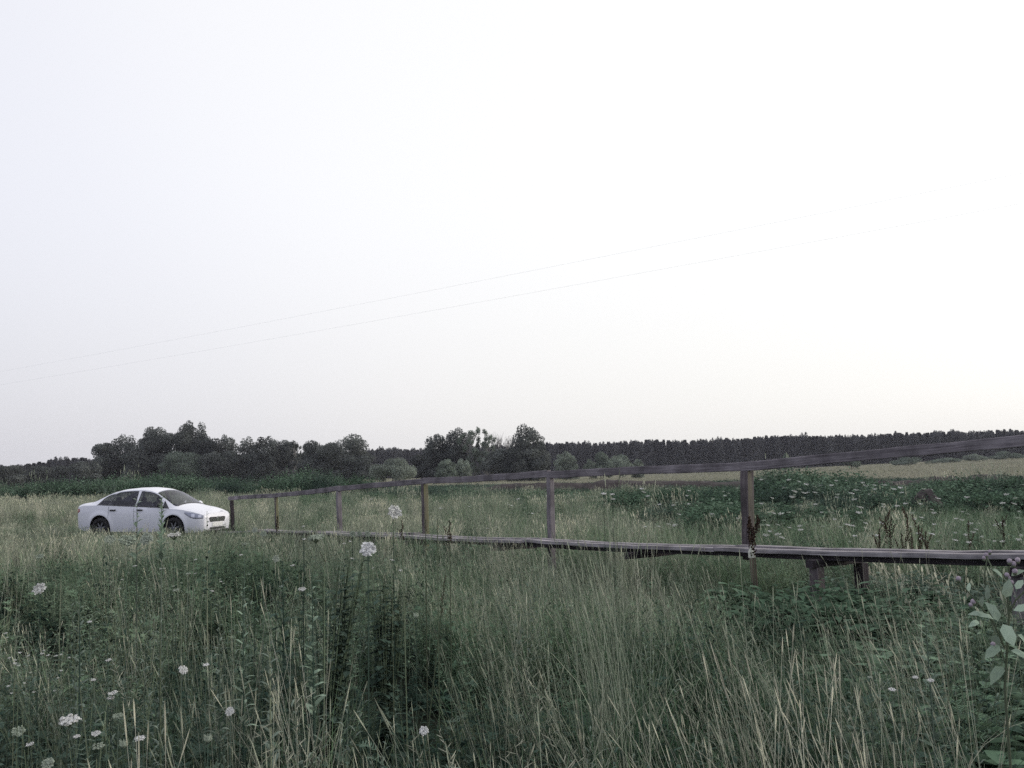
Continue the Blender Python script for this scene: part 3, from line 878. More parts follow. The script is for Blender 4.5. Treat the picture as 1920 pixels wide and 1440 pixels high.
def arc(base, az, lean_, h, n=5, bend=0.5):
    pts = []
    d = V((math.cos(az), math.sin(az), 0))
    for i in range(n):
        t_ = i / (n - 1)
        pts.append(base + V((0, 0, h * (t_ - 0.25 * bend * t_ ** 2.5))) + d * (h * (lean_ * t_ + bend * 0.6 * t_ ** 2.2)))
    return pts

def tuft_blades(n, rad_, h0, h1, wd, bend=(0.1, 0.6), segs=4, mi=0, mbx=None, wind=0.0):
    b = mbx or MB()
    for _ in range(n):
        a = rnd.uniform(0, 6.283); r_ = rad_ * math.sqrt(rnd.random())
        base = V((r_ * math.cos(a), r_ * math.sin(a), -0.02))
        az = rnd.uniform(0, 6.283)
        if rnd.random() < wind: az = math.pi + rnd.uniform(-0.6, 0.6)
        h = rnd.uniform(h0, h1)
        pts = arc(base, az, rnd.uniform(0, 0.2), h, segs + 1, rnd.uniform(*bend))
        sa = rnd.uniform(0, 6.283); side = V((math.cos(sa), math.sin(sa), 0))
        ws = [wd * k for k in ([1, 1.0, 0.85, 0.6, 0.08] if segs == 4 else [1, .9, .5, .08][:segs + 1])]
        b.ribbon(pts, ws, side, mi)
    return b

def seed_stalks(n, rad_, h0, h1, wd, head=0.09, mbx=None, mi=0, wind=0.7, heads=True, lean_=(0.0, 0.25), hw=2.3):
    b = mbx or MB()
    for _ in range(n):
        a = rnd.uniform(0, 6.283); r_ = rad_ * math.sqrt(rnd.random())
        base = V((r_ * math.cos(a), r_ * math.sin(a), 0))
        az = math.pi + rnd.uniform(-0.7, 0.7) if rnd.random() < wind else rnd.uniform(0, 6.283)
        h = rnd.uniform(h0, h1)
        pts = arc(base, az, rnd.uniform(*lean_), h, 5, rnd.uniform(0.0, 0.25))
        sa = rnd.uniform(-0.5, 0.5); side = V((math.cos(sa), math.sin(sa), 0))
        sh = rnd.random()
        b.ribbon(pts, [wd, wd, wd * .9, wd * .8, wd * .6], side, mi, sh)
        if heads:
            d = (pts[-1] - pts[-2]).normalized(); hl = head * rnd.uniform(.6, 1.4)
            for s2 in (side, side.cross(d).normalized()):
                b.ribbon([pts[-1] - d * 0.01, pts[-1] + d * hl * .3, pts[-1] + d * hl * .75, pts[-1] + d * hl], [wd, wd * hw, wd * hw * .7, wd * .3], s2, mi, min(1, sh + .2))
        if rnd.random() < 0.5:      # one flag leaf
            k = rnd.choice((1, 2)); az2 = rnd.uniform(0, 6.283)
            lp = arc(pts[k], az2, 0.5, h * 0.3, 4, 0.8)
            b.ribbon(lp, [wd * 1.6, wd * 1.4, wd, wd * .1], V((-math.sin(az2), math.cos(az2), 0)), mi, sh)
    return b

def panicle(n, rad_, h0, h1, wd, mi=0, mbx=None):
    """stems that end in a loose airy panicle"""
    b = mbx or MB()
    for _ in range(n):
        a = rnd.uniform(0, 6.283); r_ = rad_ * math.sqrt(rnd.random())
        base = V((r_ * math.cos(a), r_ * math.sin(a), 0))
        az = math.pi + rnd.uniform(-0.9, 0.9)
        h = rnd.uniform(h0, h1)
        pts = arc(base, az, rnd.uniform(0, 0.2), h, 5, rnd.uniform(0.05, 0.35))
        side = V((1, 0, 0)); sh = rnd.random()
        b.ribbon(pts, [wd, wd, wd * .9, wd * .7, wd * .5], side, mi, sh)
        for k in range(10):
            t_ = 0.72 + 0.3 * k / 10
            p = pts[3].lerp(pts[4], min(1, max(0, (t_ - .75) * 4)))
            da = rnd.uniform(0, 6.283); d = V((math.cos(da), math.sin(da), rnd.uniform(.4, 1.3))).normalized()
            l_ = rnd.uniform(.02, .05)
            b.ribbon([p, p + d * l_ * .5, p + d * l_], [wd * .5, wd * 1.8, wd * .5], d.cross(V((.2, .9, .1))).normalized(), mi, sh)
    return b

def leafy_weed(h, nst, ll, lw, mi_stem=1, mi_leaf=0, rad_=0.1, per=9, mbx=None, up=0.6):
    b = mbx or MB()
    for _ in range(nst):
        a = rnd.uniform(0, 6.283); r_ = rad_ * math.sqrt(rnd.random())
        pts = arc(V((r_ * math.cos(a), r_ * math.sin(a), 0)), rnd.uniform(0, 6.283), rnd.uniform(0, .25), h * rnd.uniform(.6, 1.05), 5, rnd.uniform(0, .3))
        b.ribbon(pts, [.006, .005, .004, .003, .002], V((1, 0, 0)), mi_stem)
        for k in range(per):
            t_ = 0.1 + 0.9 * k / per; i = min(3, int(t_ * 4)); p = pts[i].lerp(pts[i + 1], t_ * 4 - i)
            da = k * 2.4 + rnd.uniform(-.4, .4)
            d = V((math.cos(da), math.sin(da), rnd.uniform(up - .5, up + .3)))
            s_ = (1.1 - 0.6 * t_) * rnd.uniform(.7, 1.2)
            b.leaf(p, d, V((0, 0, 1)), ll * s_, lw * s_, mi_leaf, droop=rnd.uniform(.05, .5))
    return b

def feathery(h, nst, mi_stem=1, mi_leaf=0, rad_=.1, mbx=None):
    """finely cut leaves of carrot, yarrow and wormwood"""
    b = mbx or MB()
    for _ in range(nst):
        a = rnd.uniform(0, 6.283); r_ = rad_ * math.sqrt(rnd.random())
        pts = arc(V((r_ * math.cos(a), r_ * math.sin(a), 0)), rnd.uniform(0, 6.283), rnd.uniform(0, .25), h * rnd.uniform(.6, 1.05), 5, rnd.uniform(0, .3))
        b.ribbon(pts, [.005, .005, .004, .003, .002], V((1, 0, 0)), mi_stem)
        for k in range(7):
            t_ = 0.08 + 0.9 * k / 7; i = min(3, int(t_ * 4)); p = pts[i].lerp(pts[i + 1], t_ * 4 - i)
            da = k * 2.4 + rnd.uniform(-.4, .4); d = V((math.cos(da), math.sin(da), rnd.uniform(.2, .9))).normalized()
            ll = h * .28 * (1.15 - t_ * .8); sd_ = d.cross(V((0, 0, 1))).normalized(); sh = rnd.random()
            for q in range(7):
                u_ = (q + 1) / 7; pp = p + d * ll * u_ - V((0, 0, ll * .3 * u_ * u_))
                for sg in (-1, 1):
                    dd = (d * .5 + sd_ * sg + V((0, 0, rnd.uniform(-.3, .5)))).normalized(); l2 = ll * .42 * math.sin(math.pi * min(.98, u_ * .8 + .1)) * rnd.uniform(.7, 1.2)
                    b.ribbon([pp, pp + dd * l2], [.004, .0015 + .004 * rnd.random()], d, mi_leaf, sh)
    return b

def umbel(b, c, nrmv, r_, mi_fl, mi_stem, n=24, cup=0.15, dense=5, rays=True, fs=.5):
    """flat or slightly domed umbel: a disc of little umbellets on rays from one node"""
    nrmv = nrmv.normalized(); a = nrmv.orthogonal().normalized(); e = nrmv.cross(a)
    node = c - nrmv * r_ * 0.75
    for k in range(n):
        rr = r_ * math.sqrt((k + .5) / n); th = k * 2.39996
        p = c + (a * math.cos(th) + e * math.sin(th)) * rr + nrmv * (cup * r_ * ((rr / r_) ** 2) + rnd.uniform(-.12, .12) * r_)
        if rays: b.ribbon([node, p], [r_ * .035, r_ * .03], (p - node).cross(V((.1, .8, .3))).normalized(), mi_stem, .5)
        s_ = r_ * 0.24
        for q in range(dense):
            o_ = V((rnd.uniform(-1, 1), rnd.uniform(-1, 1), rnd.uniform(-1, 1)))
            pp = p + (o_ - nrmv * o_.dot(nrmv) * .5) * s_ * .7
            nn = (nrmv + V((rnd.uniform(-.7, .7), rnd.uniform(-.7, .7), rnd.uniform(-.7, .7)))).normalized()
            b.disc(pp, nn, s_ * fs, 5, mi_fl)
    return node

def small_umbels(h0, h1, n, r_, mats_idx=(0, 1), rad_=.15, b=None, nn=9, dd=2):
    b = b or MB()
    for _ in range(n):
        a = rnd.uniform(0, 6.283); q = rad_ * math.sqrt(rnd.random())
        pts = arc(V((q * math.cos(a), q * math.sin(a), 0)), rnd.uniform(0, 6.283), rnd.uniform(0, .15), rnd.uniform(h0, h1), 5, rnd.uniform(0, .2))
        b.ribbon(pts, [.005, .005, .004, .004, .003], V((1, 0, 0)), mats_idx[1])
        umbel(b, pts[-1] + V((0, 0, r_ * .7)), V((rnd.uniform(-.3, .3), rnd.uniform(-.3, .3), 1)), r_ * rnd.uniform(.6, 1.2), mats_idx[0], mats_idx[1], nn, dense=dd)
    return b

rnd.seed(3)
MG = [M_blade, M_dry, M_weed, M_grey, M_stem, M_white, M_shadetone]
near = []
for _ in range(4): near.append(tuft_blades(34, .14, .22, .64, .0042, (0.2, 1.2), 4).mesh('n_bl', MG))                    # 0-3 green blades
for _ in range(3): near.append(tuft_blades(22, .15, .15, .45, .006, (0.4, 1.5), 4).mesh('n_bs', MG))                   # 4-6 short broad blades
for _ in range(4):                                                                                                    # 7-10 dry seed stalks
    near.append(seed_stalks(9, .13, .50, .95, .0021, .06, mi=1).mesh('n_st', MG))
for _ in range(2): near.append(panicle(6, .13, .50, .95, .0020, mi=1).mesh('n_pa', MG))                                # 11-12
for _ in range(4): near.append(leafy_weed(.52, 7, .055, .022, 4, 2, .14, 16).mesh('n_wd', MG))                          # 13-16
for _ in range(3): near.append(feathery(.5, 5, 4, 2, .12).mesh('n_fe', MG))                                            # 17-19
for _ in range(2): near.append(leafy_weed(.62, 4, .05, .013, 4, 3, .08, 28, up=.9).mesh('n_gw', MG))                   # 20-21 grey wormwood-like
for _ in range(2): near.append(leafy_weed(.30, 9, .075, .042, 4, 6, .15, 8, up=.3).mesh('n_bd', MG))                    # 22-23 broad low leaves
C_near = proto_coll('meadow_plants', near)

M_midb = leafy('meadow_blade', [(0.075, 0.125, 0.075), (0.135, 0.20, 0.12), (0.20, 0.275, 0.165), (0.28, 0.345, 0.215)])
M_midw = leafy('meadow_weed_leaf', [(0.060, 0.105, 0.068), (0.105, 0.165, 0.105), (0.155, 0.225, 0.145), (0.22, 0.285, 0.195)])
MM = [M_midb, M_dry, M_midw, M_field, M_stem, M_white]
mid = []
for _ in range(3): mid.append(tuft_blades(34, .26, .45, 1.0, .014, (0.1, .7), 3).mesh('m_bl', MM))                      # 0-2 green
for _ in range(3): mid.append(seed_stalks(24, .28, .6, 1.0, .0065, .10, mi=1, hw=2.4).mesh('m_st', MM))                 # 3-5 dry
for _ in range(3): mid.append(leafy_weed(.85, 9, .13, .06, 4, 2, .26, 11).mesh('m_wd', MM))                             # 6-8 weed
for _ in range(2): mid.append(tuft_blades(34, .28, .5, 1.0, .013, (0.1, .5), 3, mi=3).mesh('m_fi', MM))                 # 9-10 pale field grass
mid.append(small_umbels(.7, 1.0, 4, .05, (5, 4), .25).mesh('m_um', MM))                                                # 11
C_mid = proto_coll('meadow_clumps', mid)

def remat(me, pairs):
    c = me.copy()
    for i, m_ in enumerate(c.materials):
        if m_ in pairs: c.materials[i] = pairs[m_]
    return c
C_near2 = proto_coll('meadow_plants_beyond', [remat(me, {M_blade: M_midb, M_weed: M_midw}) for me in near])  # lighter copies; the nearest plants are coloured darker for depth shade and species
MF = [M_field, M_pale, M_weed, M_nettle]
far = []
for mi_ in (0, 0, 1, 1):                                                                                              # 0-1 field, 2-3 pale
    far.append(tuft_blades(46, .9, .55, 1.0, .045, (0.05, .5), 3, mi=mi_).mesh('f_bl', MF))
for _ in range(2): far.append(leafy_weed(1.0, 22, .26, .15, 2, 2, .8, 12).mesh('f_wd', MF))                             # 4-5
C_far = proto_coll('field_clumps', far)

def nettle_clump(h, n, rad_, ll, mi=0):
    b = MB()
    for _ in range(n):
        a = rnd.uniform(0, 6.283); r_ = rad_ * math.sqrt(rnd.random()); hh = h * (1 - .35 * (r_ / rad_) ** 2) * rnd.uniform(.75, 1.05)
        base = V((r_ * math.cos(a), r_ * math.sin(a), 0)); ax = arc(base, a, rnd.uniform(0, .15), hh, 5, rnd.uniform(0, .15))
        for k in range(12):
            t_ = .15 + .85 * k / 12; i = min(3, int(t_ * 4)); p = ax[i].lerp(ax[i + 1], t_ * 4 - i)
            da = k * 1.6 + rnd.uniform(-.4, .4); s_ = (1.15 - .6 * t_)
            b.leaf(p, V((math.cos(da), math.sin(da), .15)), V((0, 0, 1)), ll * s_, ll * .6 * s_, mi, droop=.35)
    return b
MN = [M_nettle, M_weed, M_dry]
C_nettle = proto_coll('nettle_clumps', [nettle_clump(1.0, 34, .8, .21, 0).mesh('nt', MN) for _ in range(3)] + [nettle_clump(1.0, 26, .7, .15, 1).mesh('nt', MN) for _ in range(2)] + [seed_stalks(26, .6, .7, 1.15, .009, .12, mi=2, hw=2.4).mesh('nt', MN)])

def scatter(name, coll, pts, idx, rot, scl, label):
    me = bpy.data.meshes.new(name)
    n = len(pts)
    me.vertices.add(n)
    me.vertices.foreach_set('co', np.asarray(pts, np.float32).ravel())
    a = me.attributes.new('pick', 'INT', 'POINT'); a.data.foreach_set('value', np.asarray(idx, np.int32))
    a = me.attributes.new('rot', 'FLOAT_VECTOR', 'POINT'); a.data.foreach_set('vector', np.asarray(rot, np.float32).ravel())
    a = me.attributes.new('scl', 'FLOAT_VECTOR', 'POINT'); a.data.foreach_set('vector', np.asarray(scl, np.float32).ravel())
    me.update()
    o = link(name, me)
    g = bpy.data.node_groups.new(name + '_nodes', 'GeometryNodeTree')
    g.interface.new_socket('Geometry', in_out='INPUT', socket_type='NodeSocketGeometry')
    g.interface.new_socket('Geometry', in_out='OUTPUT', socket_type='NodeSocketGeometry')
    gi = g.nodes.new('NodeGroupInput'); go = g.nodes.new('NodeGroupOutput')
    ci = g.nodes.new('GeometryNodeCollectionInfo'); ci.inputs['Collection'].default_value = coll
    ci.inputs['Separate Children'].default_value = True; ci.inputs['Reset Children'].default_value = True
    ip = g.nodes.new('GeometryNodeInstanceOnPoints'); ip.inputs['Pick Instance'].default_value = True
    def na(nm, ty):
        x = g.nodes.new('GeometryNodeInputNamedAttribute'); x.data_type = ty; x.inputs['Name'].default_value = nm
        return x.outputs['Attribute']
    er = g.nodes.new('FunctionNodeEulerToRotation')
    L(g, gi.outputs[0], ip.inputs['Points']); L(g, ci.outputs[0], ip.inputs['Instance'])
    L(g, na('pick', 'INT'), ip.inputs['Instance Index'])
    L(g, na('rot', 'FLOAT_VECTOR'), er.inputs[0]); L(g, er.outputs[0], ip.inputs['Rotation'])
    L(g, na('scl', 'FLOAT_VECTOR'), ip.inputs['Scale'])
    L(g, ip.outputs[0], go.inputs[0])
    md = o.modifiers.new('scatter', 'NODES'); md.node_group = g
    tag(o, label, kind='stuff')
    return o

def wedge(n, r0, r1, half, power=1.0):
    """n points in the wedge in front of the camera, uniform by area"""
    r_ = np.sqrt(rng.uniform(r0 ** 2, r1 ** 2, n)); a = rng.uniform(-half, half, n)
    return r_ * np.sin(a), r_ * np.cos(a)
def vnoise(x, y, s_, seed=0):
    """cheap smooth value noise"""
    g = np.random.default_rng(seed).random((64, 64))
    u = (x / s_) % 64; v_ = (y / s_) % 64
    i = np.floor(u).astype(int); j = np.floor(v_).astype(int); fu = u - i; fv = v_ - j
    fu = fu * fu * (3 - 2 * fu); fv = fv * fv * (3 - 2 * fv)
    i1 = (i + 1) % 64; j1 = (j + 1) % 64
    return (g[i % 64, j % 64] * (1 - fu) + g[i1, j % 64] * fu) * (1 - fv) + (g[i % 64, j1] * (1 - fu) + g[i1, j1] * fu) * fv

def bridge_d(x, y):
    """signed distance from the railing line towards the near side"""
    return (x - BX0) * bper.x + y * bper.y
def bridge_s(x, y):
    return (x - BX0) * bdir.x + y * bdir.y
def clear(x, y, pad_car=0.0, pad_deck=0.05):
    dx = x - CAR_C[0]; dy = y - CAR_C[1]
    lx = dx * math.cos(-CAR_A) - dy * math.sin(-CAR_A); ly = dx * math.sin(-CAR_A) + dy * math.cos(-CAR_A)
    ok = ~((np.abs(lx) < 2.3 + pad_car) & (np.abs(ly) < 0.9 + pad_car))
    d = bridge_d(x, y)
    ok &= ~((d > 0.02 - pad_deck) & (d < DW + 0.14 + pad_deck) & (y < 31.0))
    return ok
def hcap(x, y):
    """grass height: tall near the camera, low on the trodden ground before the car and the bridge's far end"""
    px = 960 + F * x / np.maximum(y, .1)
    h = np.full_like(x, 0.80)
    d = bridge_d(x, y)
    front = (d > 0) | (px < 440)
    low = sstep(1.0, 0.0, (1300 - px) / 400.0 * 0 + (px - 700) / 600)       # 1 at left, 0 right of 1300
    capl = np.interp(y, [0, 8, 12, 16, 20, 24, 26, 31, 34, 38], [.95, .92, .82, .70, .58, .42, .34, .30, .46, .75])
    capr = np.interp(y, [0, 5, 8, 10, 12, 16, 40], [.98, .98, .90, .84, .78, .66, .75])
    cap = capl * low + capr * (1 - low)
    h = np.where(front & (y < 40), np.minimum(h, cap), h)
    back = (~front) & (y < 60)
    h = np.where(back, np.minimum(h, np.interp(y, [8, 14, 20, 30, 45], [.75, .70, .62, .55, .80])), h)
    return h
HALF = R(38)

def pick(probs, n):
    p = np.array(probs, float); p /= p.sum(); return rng.choice(len(p), n, p=p)

# --- near meadow
def near_zone(name, r0, r1, dens, label, coll, k0, k1):
    area = 0.5 * (r1 ** 2 - r0 ** 2) * 2 * HALF
    n = int(area * dens)
    x, y = wedge(n, r0, r1, HALF)
    ok = clear(x, y) & (rng.random(n) < sstep(k0, k1, np.hypot(x, y))); x, y = x[ok], y[ok]; n = len(x)
    px = 960 + F * x / y
    dry = vnoise(x, y, 1.1, 5) * .6 + vnoise(x, y, .4, 6) * .4
    # photo: grass stalks centre and right, leafy weeds left
    dryb = np.interp(px, [-400, 0, 500, 700, 1100, 1500, 1800, 2200], [.08, .10, .16, .34, .48, .40, .22, .20])
    u = rng.random(n)
    pdry = np.clip(dryb * (0.15 + 1.2 * dry), 0, .8)
    idx = np.where(u < pdry, 7 + pick([3, 3, 3, 3, 1.2, 1.2], n), 0)
    rest = u >= pdry
    lw_ = np.interp(px, [-400, 0, 500, 800, 1200, 1500, 2200], [.85, .85, .8, .5, .38, .5, .7])
    isw = rest & (rng.random(n) < lw_)
    isb = rest & ~isw
    idx = np.where(isw, 13 + pick([3, 3, 3, 3, 2.2, 2.2, 2.2, .9, .9, .8, .8], n), idx)
    idx = np.where(isb, pick([3, 3, 3, 3, 1.5, 1.5, 1.5], n), idx)
    hmap = hcap(x, y)
    base_h = np.where((idx >= 7) & (idx <= 12), .80, np.where(idx >= 22, .34, .52))
    s_ = rng.uniform(.75, 1.12, n)
    target = np.where((idx >= 7) & (idx <= 12), hmap, hmap * np.where(isw, .92, .82))
    sz = target / base_h * s_
    sxy = np.clip(sz, .7, 1.3)
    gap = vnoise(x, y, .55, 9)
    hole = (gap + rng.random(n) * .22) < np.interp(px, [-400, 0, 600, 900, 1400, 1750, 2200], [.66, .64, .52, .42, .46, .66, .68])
    idx = np.where(hole, 22 + pick([1, 1], n), idx)  # gaps get the dark-coloured low leaves, shade put into their colour
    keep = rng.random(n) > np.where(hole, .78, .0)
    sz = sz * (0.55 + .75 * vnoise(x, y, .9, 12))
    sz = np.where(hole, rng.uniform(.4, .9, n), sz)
    tilt = rng.normal(0, .10, (n, 2))
    rot = np.stack([tilt[:, 0], tilt[:, 1] - np.where((idx >= 7) & (idx <= 12), .12 * np.clip((px - 500) / 800, 0, 1), 0), np.where((idx >= 7) & (idx <= 12), rng.uniform(-.6, .6, n), rng.uniform(0, 6.283, n))], 1)
    pts = np.stack([x, y, ground_z(x, y)], 1)
    scl = np.stack([sxy, sxy, sz], 1)
    scatter(name, coll, pts[keep], idx[keep], rot[keep], scl[keep], label)
near_zone('grass', 1.9, 9.5, 75, 'dense tall meadow grass, seed stalks and leafy weeds close by', C_near, 9.5, 4.5)
near_zone('grass', 4.5, 17.0, 40, 'tall meadow grass with dry seed stalks before the footbridge', C_near2, 4.5, 9.5)

def behind_zone():
    n = 1500
    r_ = np.sqrt(rng.uniform(1.0, 16.0, n)); a = rng.uniform(HALF, 2 * math.pi - HALF, n); x = r_ * np.sin(a); y = r_ * np.cos(a)
    idx = pick([1] * 20, n); sz = rng.uniform(.9, 1.5, n)
    scatter('grass', C_near, np.stack([x, y, ground_z(x, y)], 1), idx, np.stack([rng.normal(0, .1, n), rng.normal(0, .1, n), rng.uniform(0, 6.28, n)], 1), np.stack([np.full(n, 1.3)] * 2 + [sz], 1), 'meadow grass around the spot where the viewer stands')
behind_zone()

def mid_zone(name, r0, r1, dens, label):
    area = 0.5 * (r1 ** 2 - r0 ** 2) * 2 * HALF
    n = int(area * dens)
    x, y = wedge(n, r0, r1, HALF)
    ok = clear(x, y, 0.12, .18)
    x, y = x[ok], y[ok]; n = len(x)
    px = 960 + F * x / y
    dry = vnoise(x, y, 4, 15) * .6 + vnoise(x, y, 1.2, 16) * .4
    lft = np.interp(px, [0, 600, 1000, 1500, 2100], [.75, .7, .45, .25, .2])
    u = rng.random(n)
    idx = np.where(u < lft * (.3 + 1.2 * dry), np.where(rng.random(n) < .5, 3 + pick([1, 1, 1], n), 9 + pick([1, 1], n)), np.where(rng.random(n) < .55, pick([1, 1, 1], n), 6 + pick([1, 1, 1], n)))
    # weedy dark band before the field at centre and right
    band = (y > 44) & (px > 560)
    idx = np.where(band & (rng.random(n) < .75), 6 + pick([1, 1, 1], n), idx)
    hmap = hcap(x, y)
    base_h = np.where((idx >= 3) & (idx <= 5), .9, .8)
    sz = hmap / base_h * rng.uniform(.75, 1.15, n) * (0.75 + .5 * vnoise(x, y, 3, 18))
    sz = np.where((idx >= 6) & (idx <= 8), sz * .9, sz)
    sxy = np.clip(sz, .75, 1.3)
    rot = np.stack([rng.normal(0, .06, n), rng.normal(-.04, .06, n), rng.uniform(0, 6.283, n)], 1)
    pts = np.stack([x, y, ground_z(x, y)], 1)
    scatter(name, C_mid, pts, idx, rot, np.stack([sxy, sxy, sz], 1), label)
mid_zone('grass', 17.0, 62.0, 5.2, 'rough meadow of tall grass and weeds around the car and beyond the bridge')

def far_zone():
    r0, r1 = 60, 400
    n = 26000
    # denser nearer
    r_ = r0 * (r1 / r0) ** rng.random(n); a = rng.uniform(-HALF, HALF, n)
    x = r_ * np.sin(a); y = r_ * np.cos(a)
    px = 960 + F * x / y
    idx = np.where(r_ < 95, np.where(rng.random(n) < np.where(px > 700, .75, .25), 4 + pick([1, 1], n), pick([1, 1], n)), 2 + pick([1, 1], n))
    idx = np.where((px < 500) & (r_ < 130) & (idx >= 2) & (idx <= 3), pick([1, 1], n), idx)
    sz = rng.uniform(.7, 1.05, n) * np.interp(r_, [60, 100, 400], [.85, .8, .9]); sxy = np.interp(r_, [60, 400], [1.0, 2.6]) * rng.uniform(.8, 1.2, n)
    pts = np.stack([x, y, ground_z(x, y)], 1)
    rot = np.stack([np.zeros(n), np.zeros(n), rng.uniform(0, 6.283, n)], 1)
    scatter('grass', C_far, pts, idx, rot, np.stack([sxy, sxy, sz], 1), 'pale grass field reaching to the far forest')
far_zone()

# nettle band at left, weed mounds at right
def band(name, label, items, dens):
    P, S = [], []
    for (px0, px1, Y0, Y1, h0, h1) in items:
        X0, X1 = (px0 - 960) / F, (px1 - 960) / F
        Ym = (Y0 + Y1) / 2; area = abs(X1 - X0) * Ym * (Y1 - Y0); n = int(area * dens) + 3
        y = rng.uniform(Y0, Y1, n); u = rng.uniform(X0, X1, n); x = u * y
        e = np.minimum(np.abs(u - X0), np.abs(u - X1)) / (abs(X1 - X0) / 2)
        h = (h0 + (h1 - h0) * vnoise(x, y, 2.6, 31 + len(P))) * (0.55 + .45 * sstep(0, .35, e))
        P.append(np.stack([x, y, ground_z(x, y)], 1)); S.append(np.stack([rng.uniform(.8, 1.3, n)] * 2 + [h * rng.uniform(.85, 1.1, n)], 1))
    P = np.concatenate(P); S = np.concatenate(S); n = len(P)
    rot = np.stack([rng.normal(0, .07, n), rng.normal(0, .07, n), rng.uniform(0, 6.283, n)], 1)
    sp_ = vnoise(P[:, 0], P[:, 1], 2.0, 61) + rng.uniform(-.12, .12, n)
    ix = np.where(sp_ > .60, 3 + pick([1, 1, .25 if 'left' not in label else .01], n), pick([1, 1, 1, .15, .15, .02], n))
    scatter(name, C_nettle, P, ix, rot, S, label)
band('undergrowth', 'bright green nettle thicket in front of the left tree clump',
     [(-150, 200, 66, 74, 1.4, 2.2), (20, 300, 60, 67, 1.6, 2.4), (190, 420, 66, 73, 1.7, 2.6), (380, 560, 60, 67, 1.7, 2.7), (520, 640, 60, 66, 1.7, 2.6), (630, 700, 62, 67, 1.7, 2.4)], 1.6)
band('undergrowth', 'low dark weed thicket along the old ditch behind the handrail',
     [(650, 900, 56, 62, .8, 1.25), (800, 1010, 50, 57, .7, 1.15), (980, 1240, 42, 50, .7, 1.15), (1130, 1400, 36, 44, .9, 1.35), (1220, 1400, 28, 35, .7, 1.3), (1300, 1400, 24, 28, .6, 1.0)], 2.2)
band('undergrowth', 'tall green weed mound behind the right handrail post',
     [(1385, 1680, 32, 41, 1.1, 1.75), (1410, 1580, 36, 41, 1.6, 2.1), (1540, 1780, 29, 38, .8, 1.35), (1660, 2150, 37, 46, 1.1, 1.7), (1760, 2300, 29, 36, .8, 1.35), (1420, 1700, 25, 31, .6, 1.1)], 2.2)
band('undergrowth', 'dark weeds growing in the shade under the right end of the footbridge',
     [(1480, 2250, 10.6, 12.6, .5, .8), (1560, 2300, 8.6, 10.4, .45, .72), (1440, 1700, 9.0, 10.2, .62, .85), (1700, 2300, 6.0, 8.4, .5, .85), (1780, 2200, 4.2, 5.6, .35, .7)], 6.0)

# soil mounds and the bare bank edge
def mound(px0, px1, ytop, Y, label, name='soil_mound', dep=2.0, jag=0.15):
    a = at(px0, ytop, Y); b = at(px1, ytop, Y)
    g0 = float(ground_z(a.x, Y)); W = (b.x - a.x); H = a.z - g0
    nx, ny = max(16, min(120, int(W * 3))), 10
    vs_, fs = [], []
    q = random.Random(int(px0))
    RID = np.convolve([q.uniform(-1, 1) for _ in range(nx + 9)], np.ones(5) / 3, 'same')[2:]
    for i in range(nx + 1):
        for j in range(ny + 1):
            u_ = i / nx; v_ = j / ny
            f = max(0, math.sin(math.pi * u_)) ** (.8 if W < 6 else .15) * math.sin(math.pi * v_) ** .7
            x = a.x + W * u_; y = Y + dep * (v_ - .5)
            vs_.append((x - (a.x + b.x) / 2, y - Y, (H + .15) * f * (1 + jag * RID[i] + q.uniform(-.04, .04)) - .15))
    for i in range(nx):
        for j in range(ny):
            k = i * (ny + 1) + j; fs.append((k, k + ny + 1, k + ny + 2, k + 1))
    me = bpy.data.meshes.new(name); me.from_pydata(vs_, [], fs); me.materials.append(M_soil); me.update()
    tag(link(name, me, loc=((a.x + b.x) / 2, Y, g0)), label, 'soil heap')
mound(1695, 1775, 921, 31.0, 'rounded bare soil heap between the weeds behind the right handrail', dep=2.2)
mound(1868, 2010, 934, 30.0, 'bare soil heap cut off by the right edge of the view', dep=2.2)
mound(850, 1420, 906, 62, 'long low bank of dark bare soil along the field edge behind the middle posts', 'soil_bank', 3, .12)
mound(1590, 2200, 896, 50, 'long dark soil bank between the right weeds and the pale field', 'soil_bank', 3, .12)

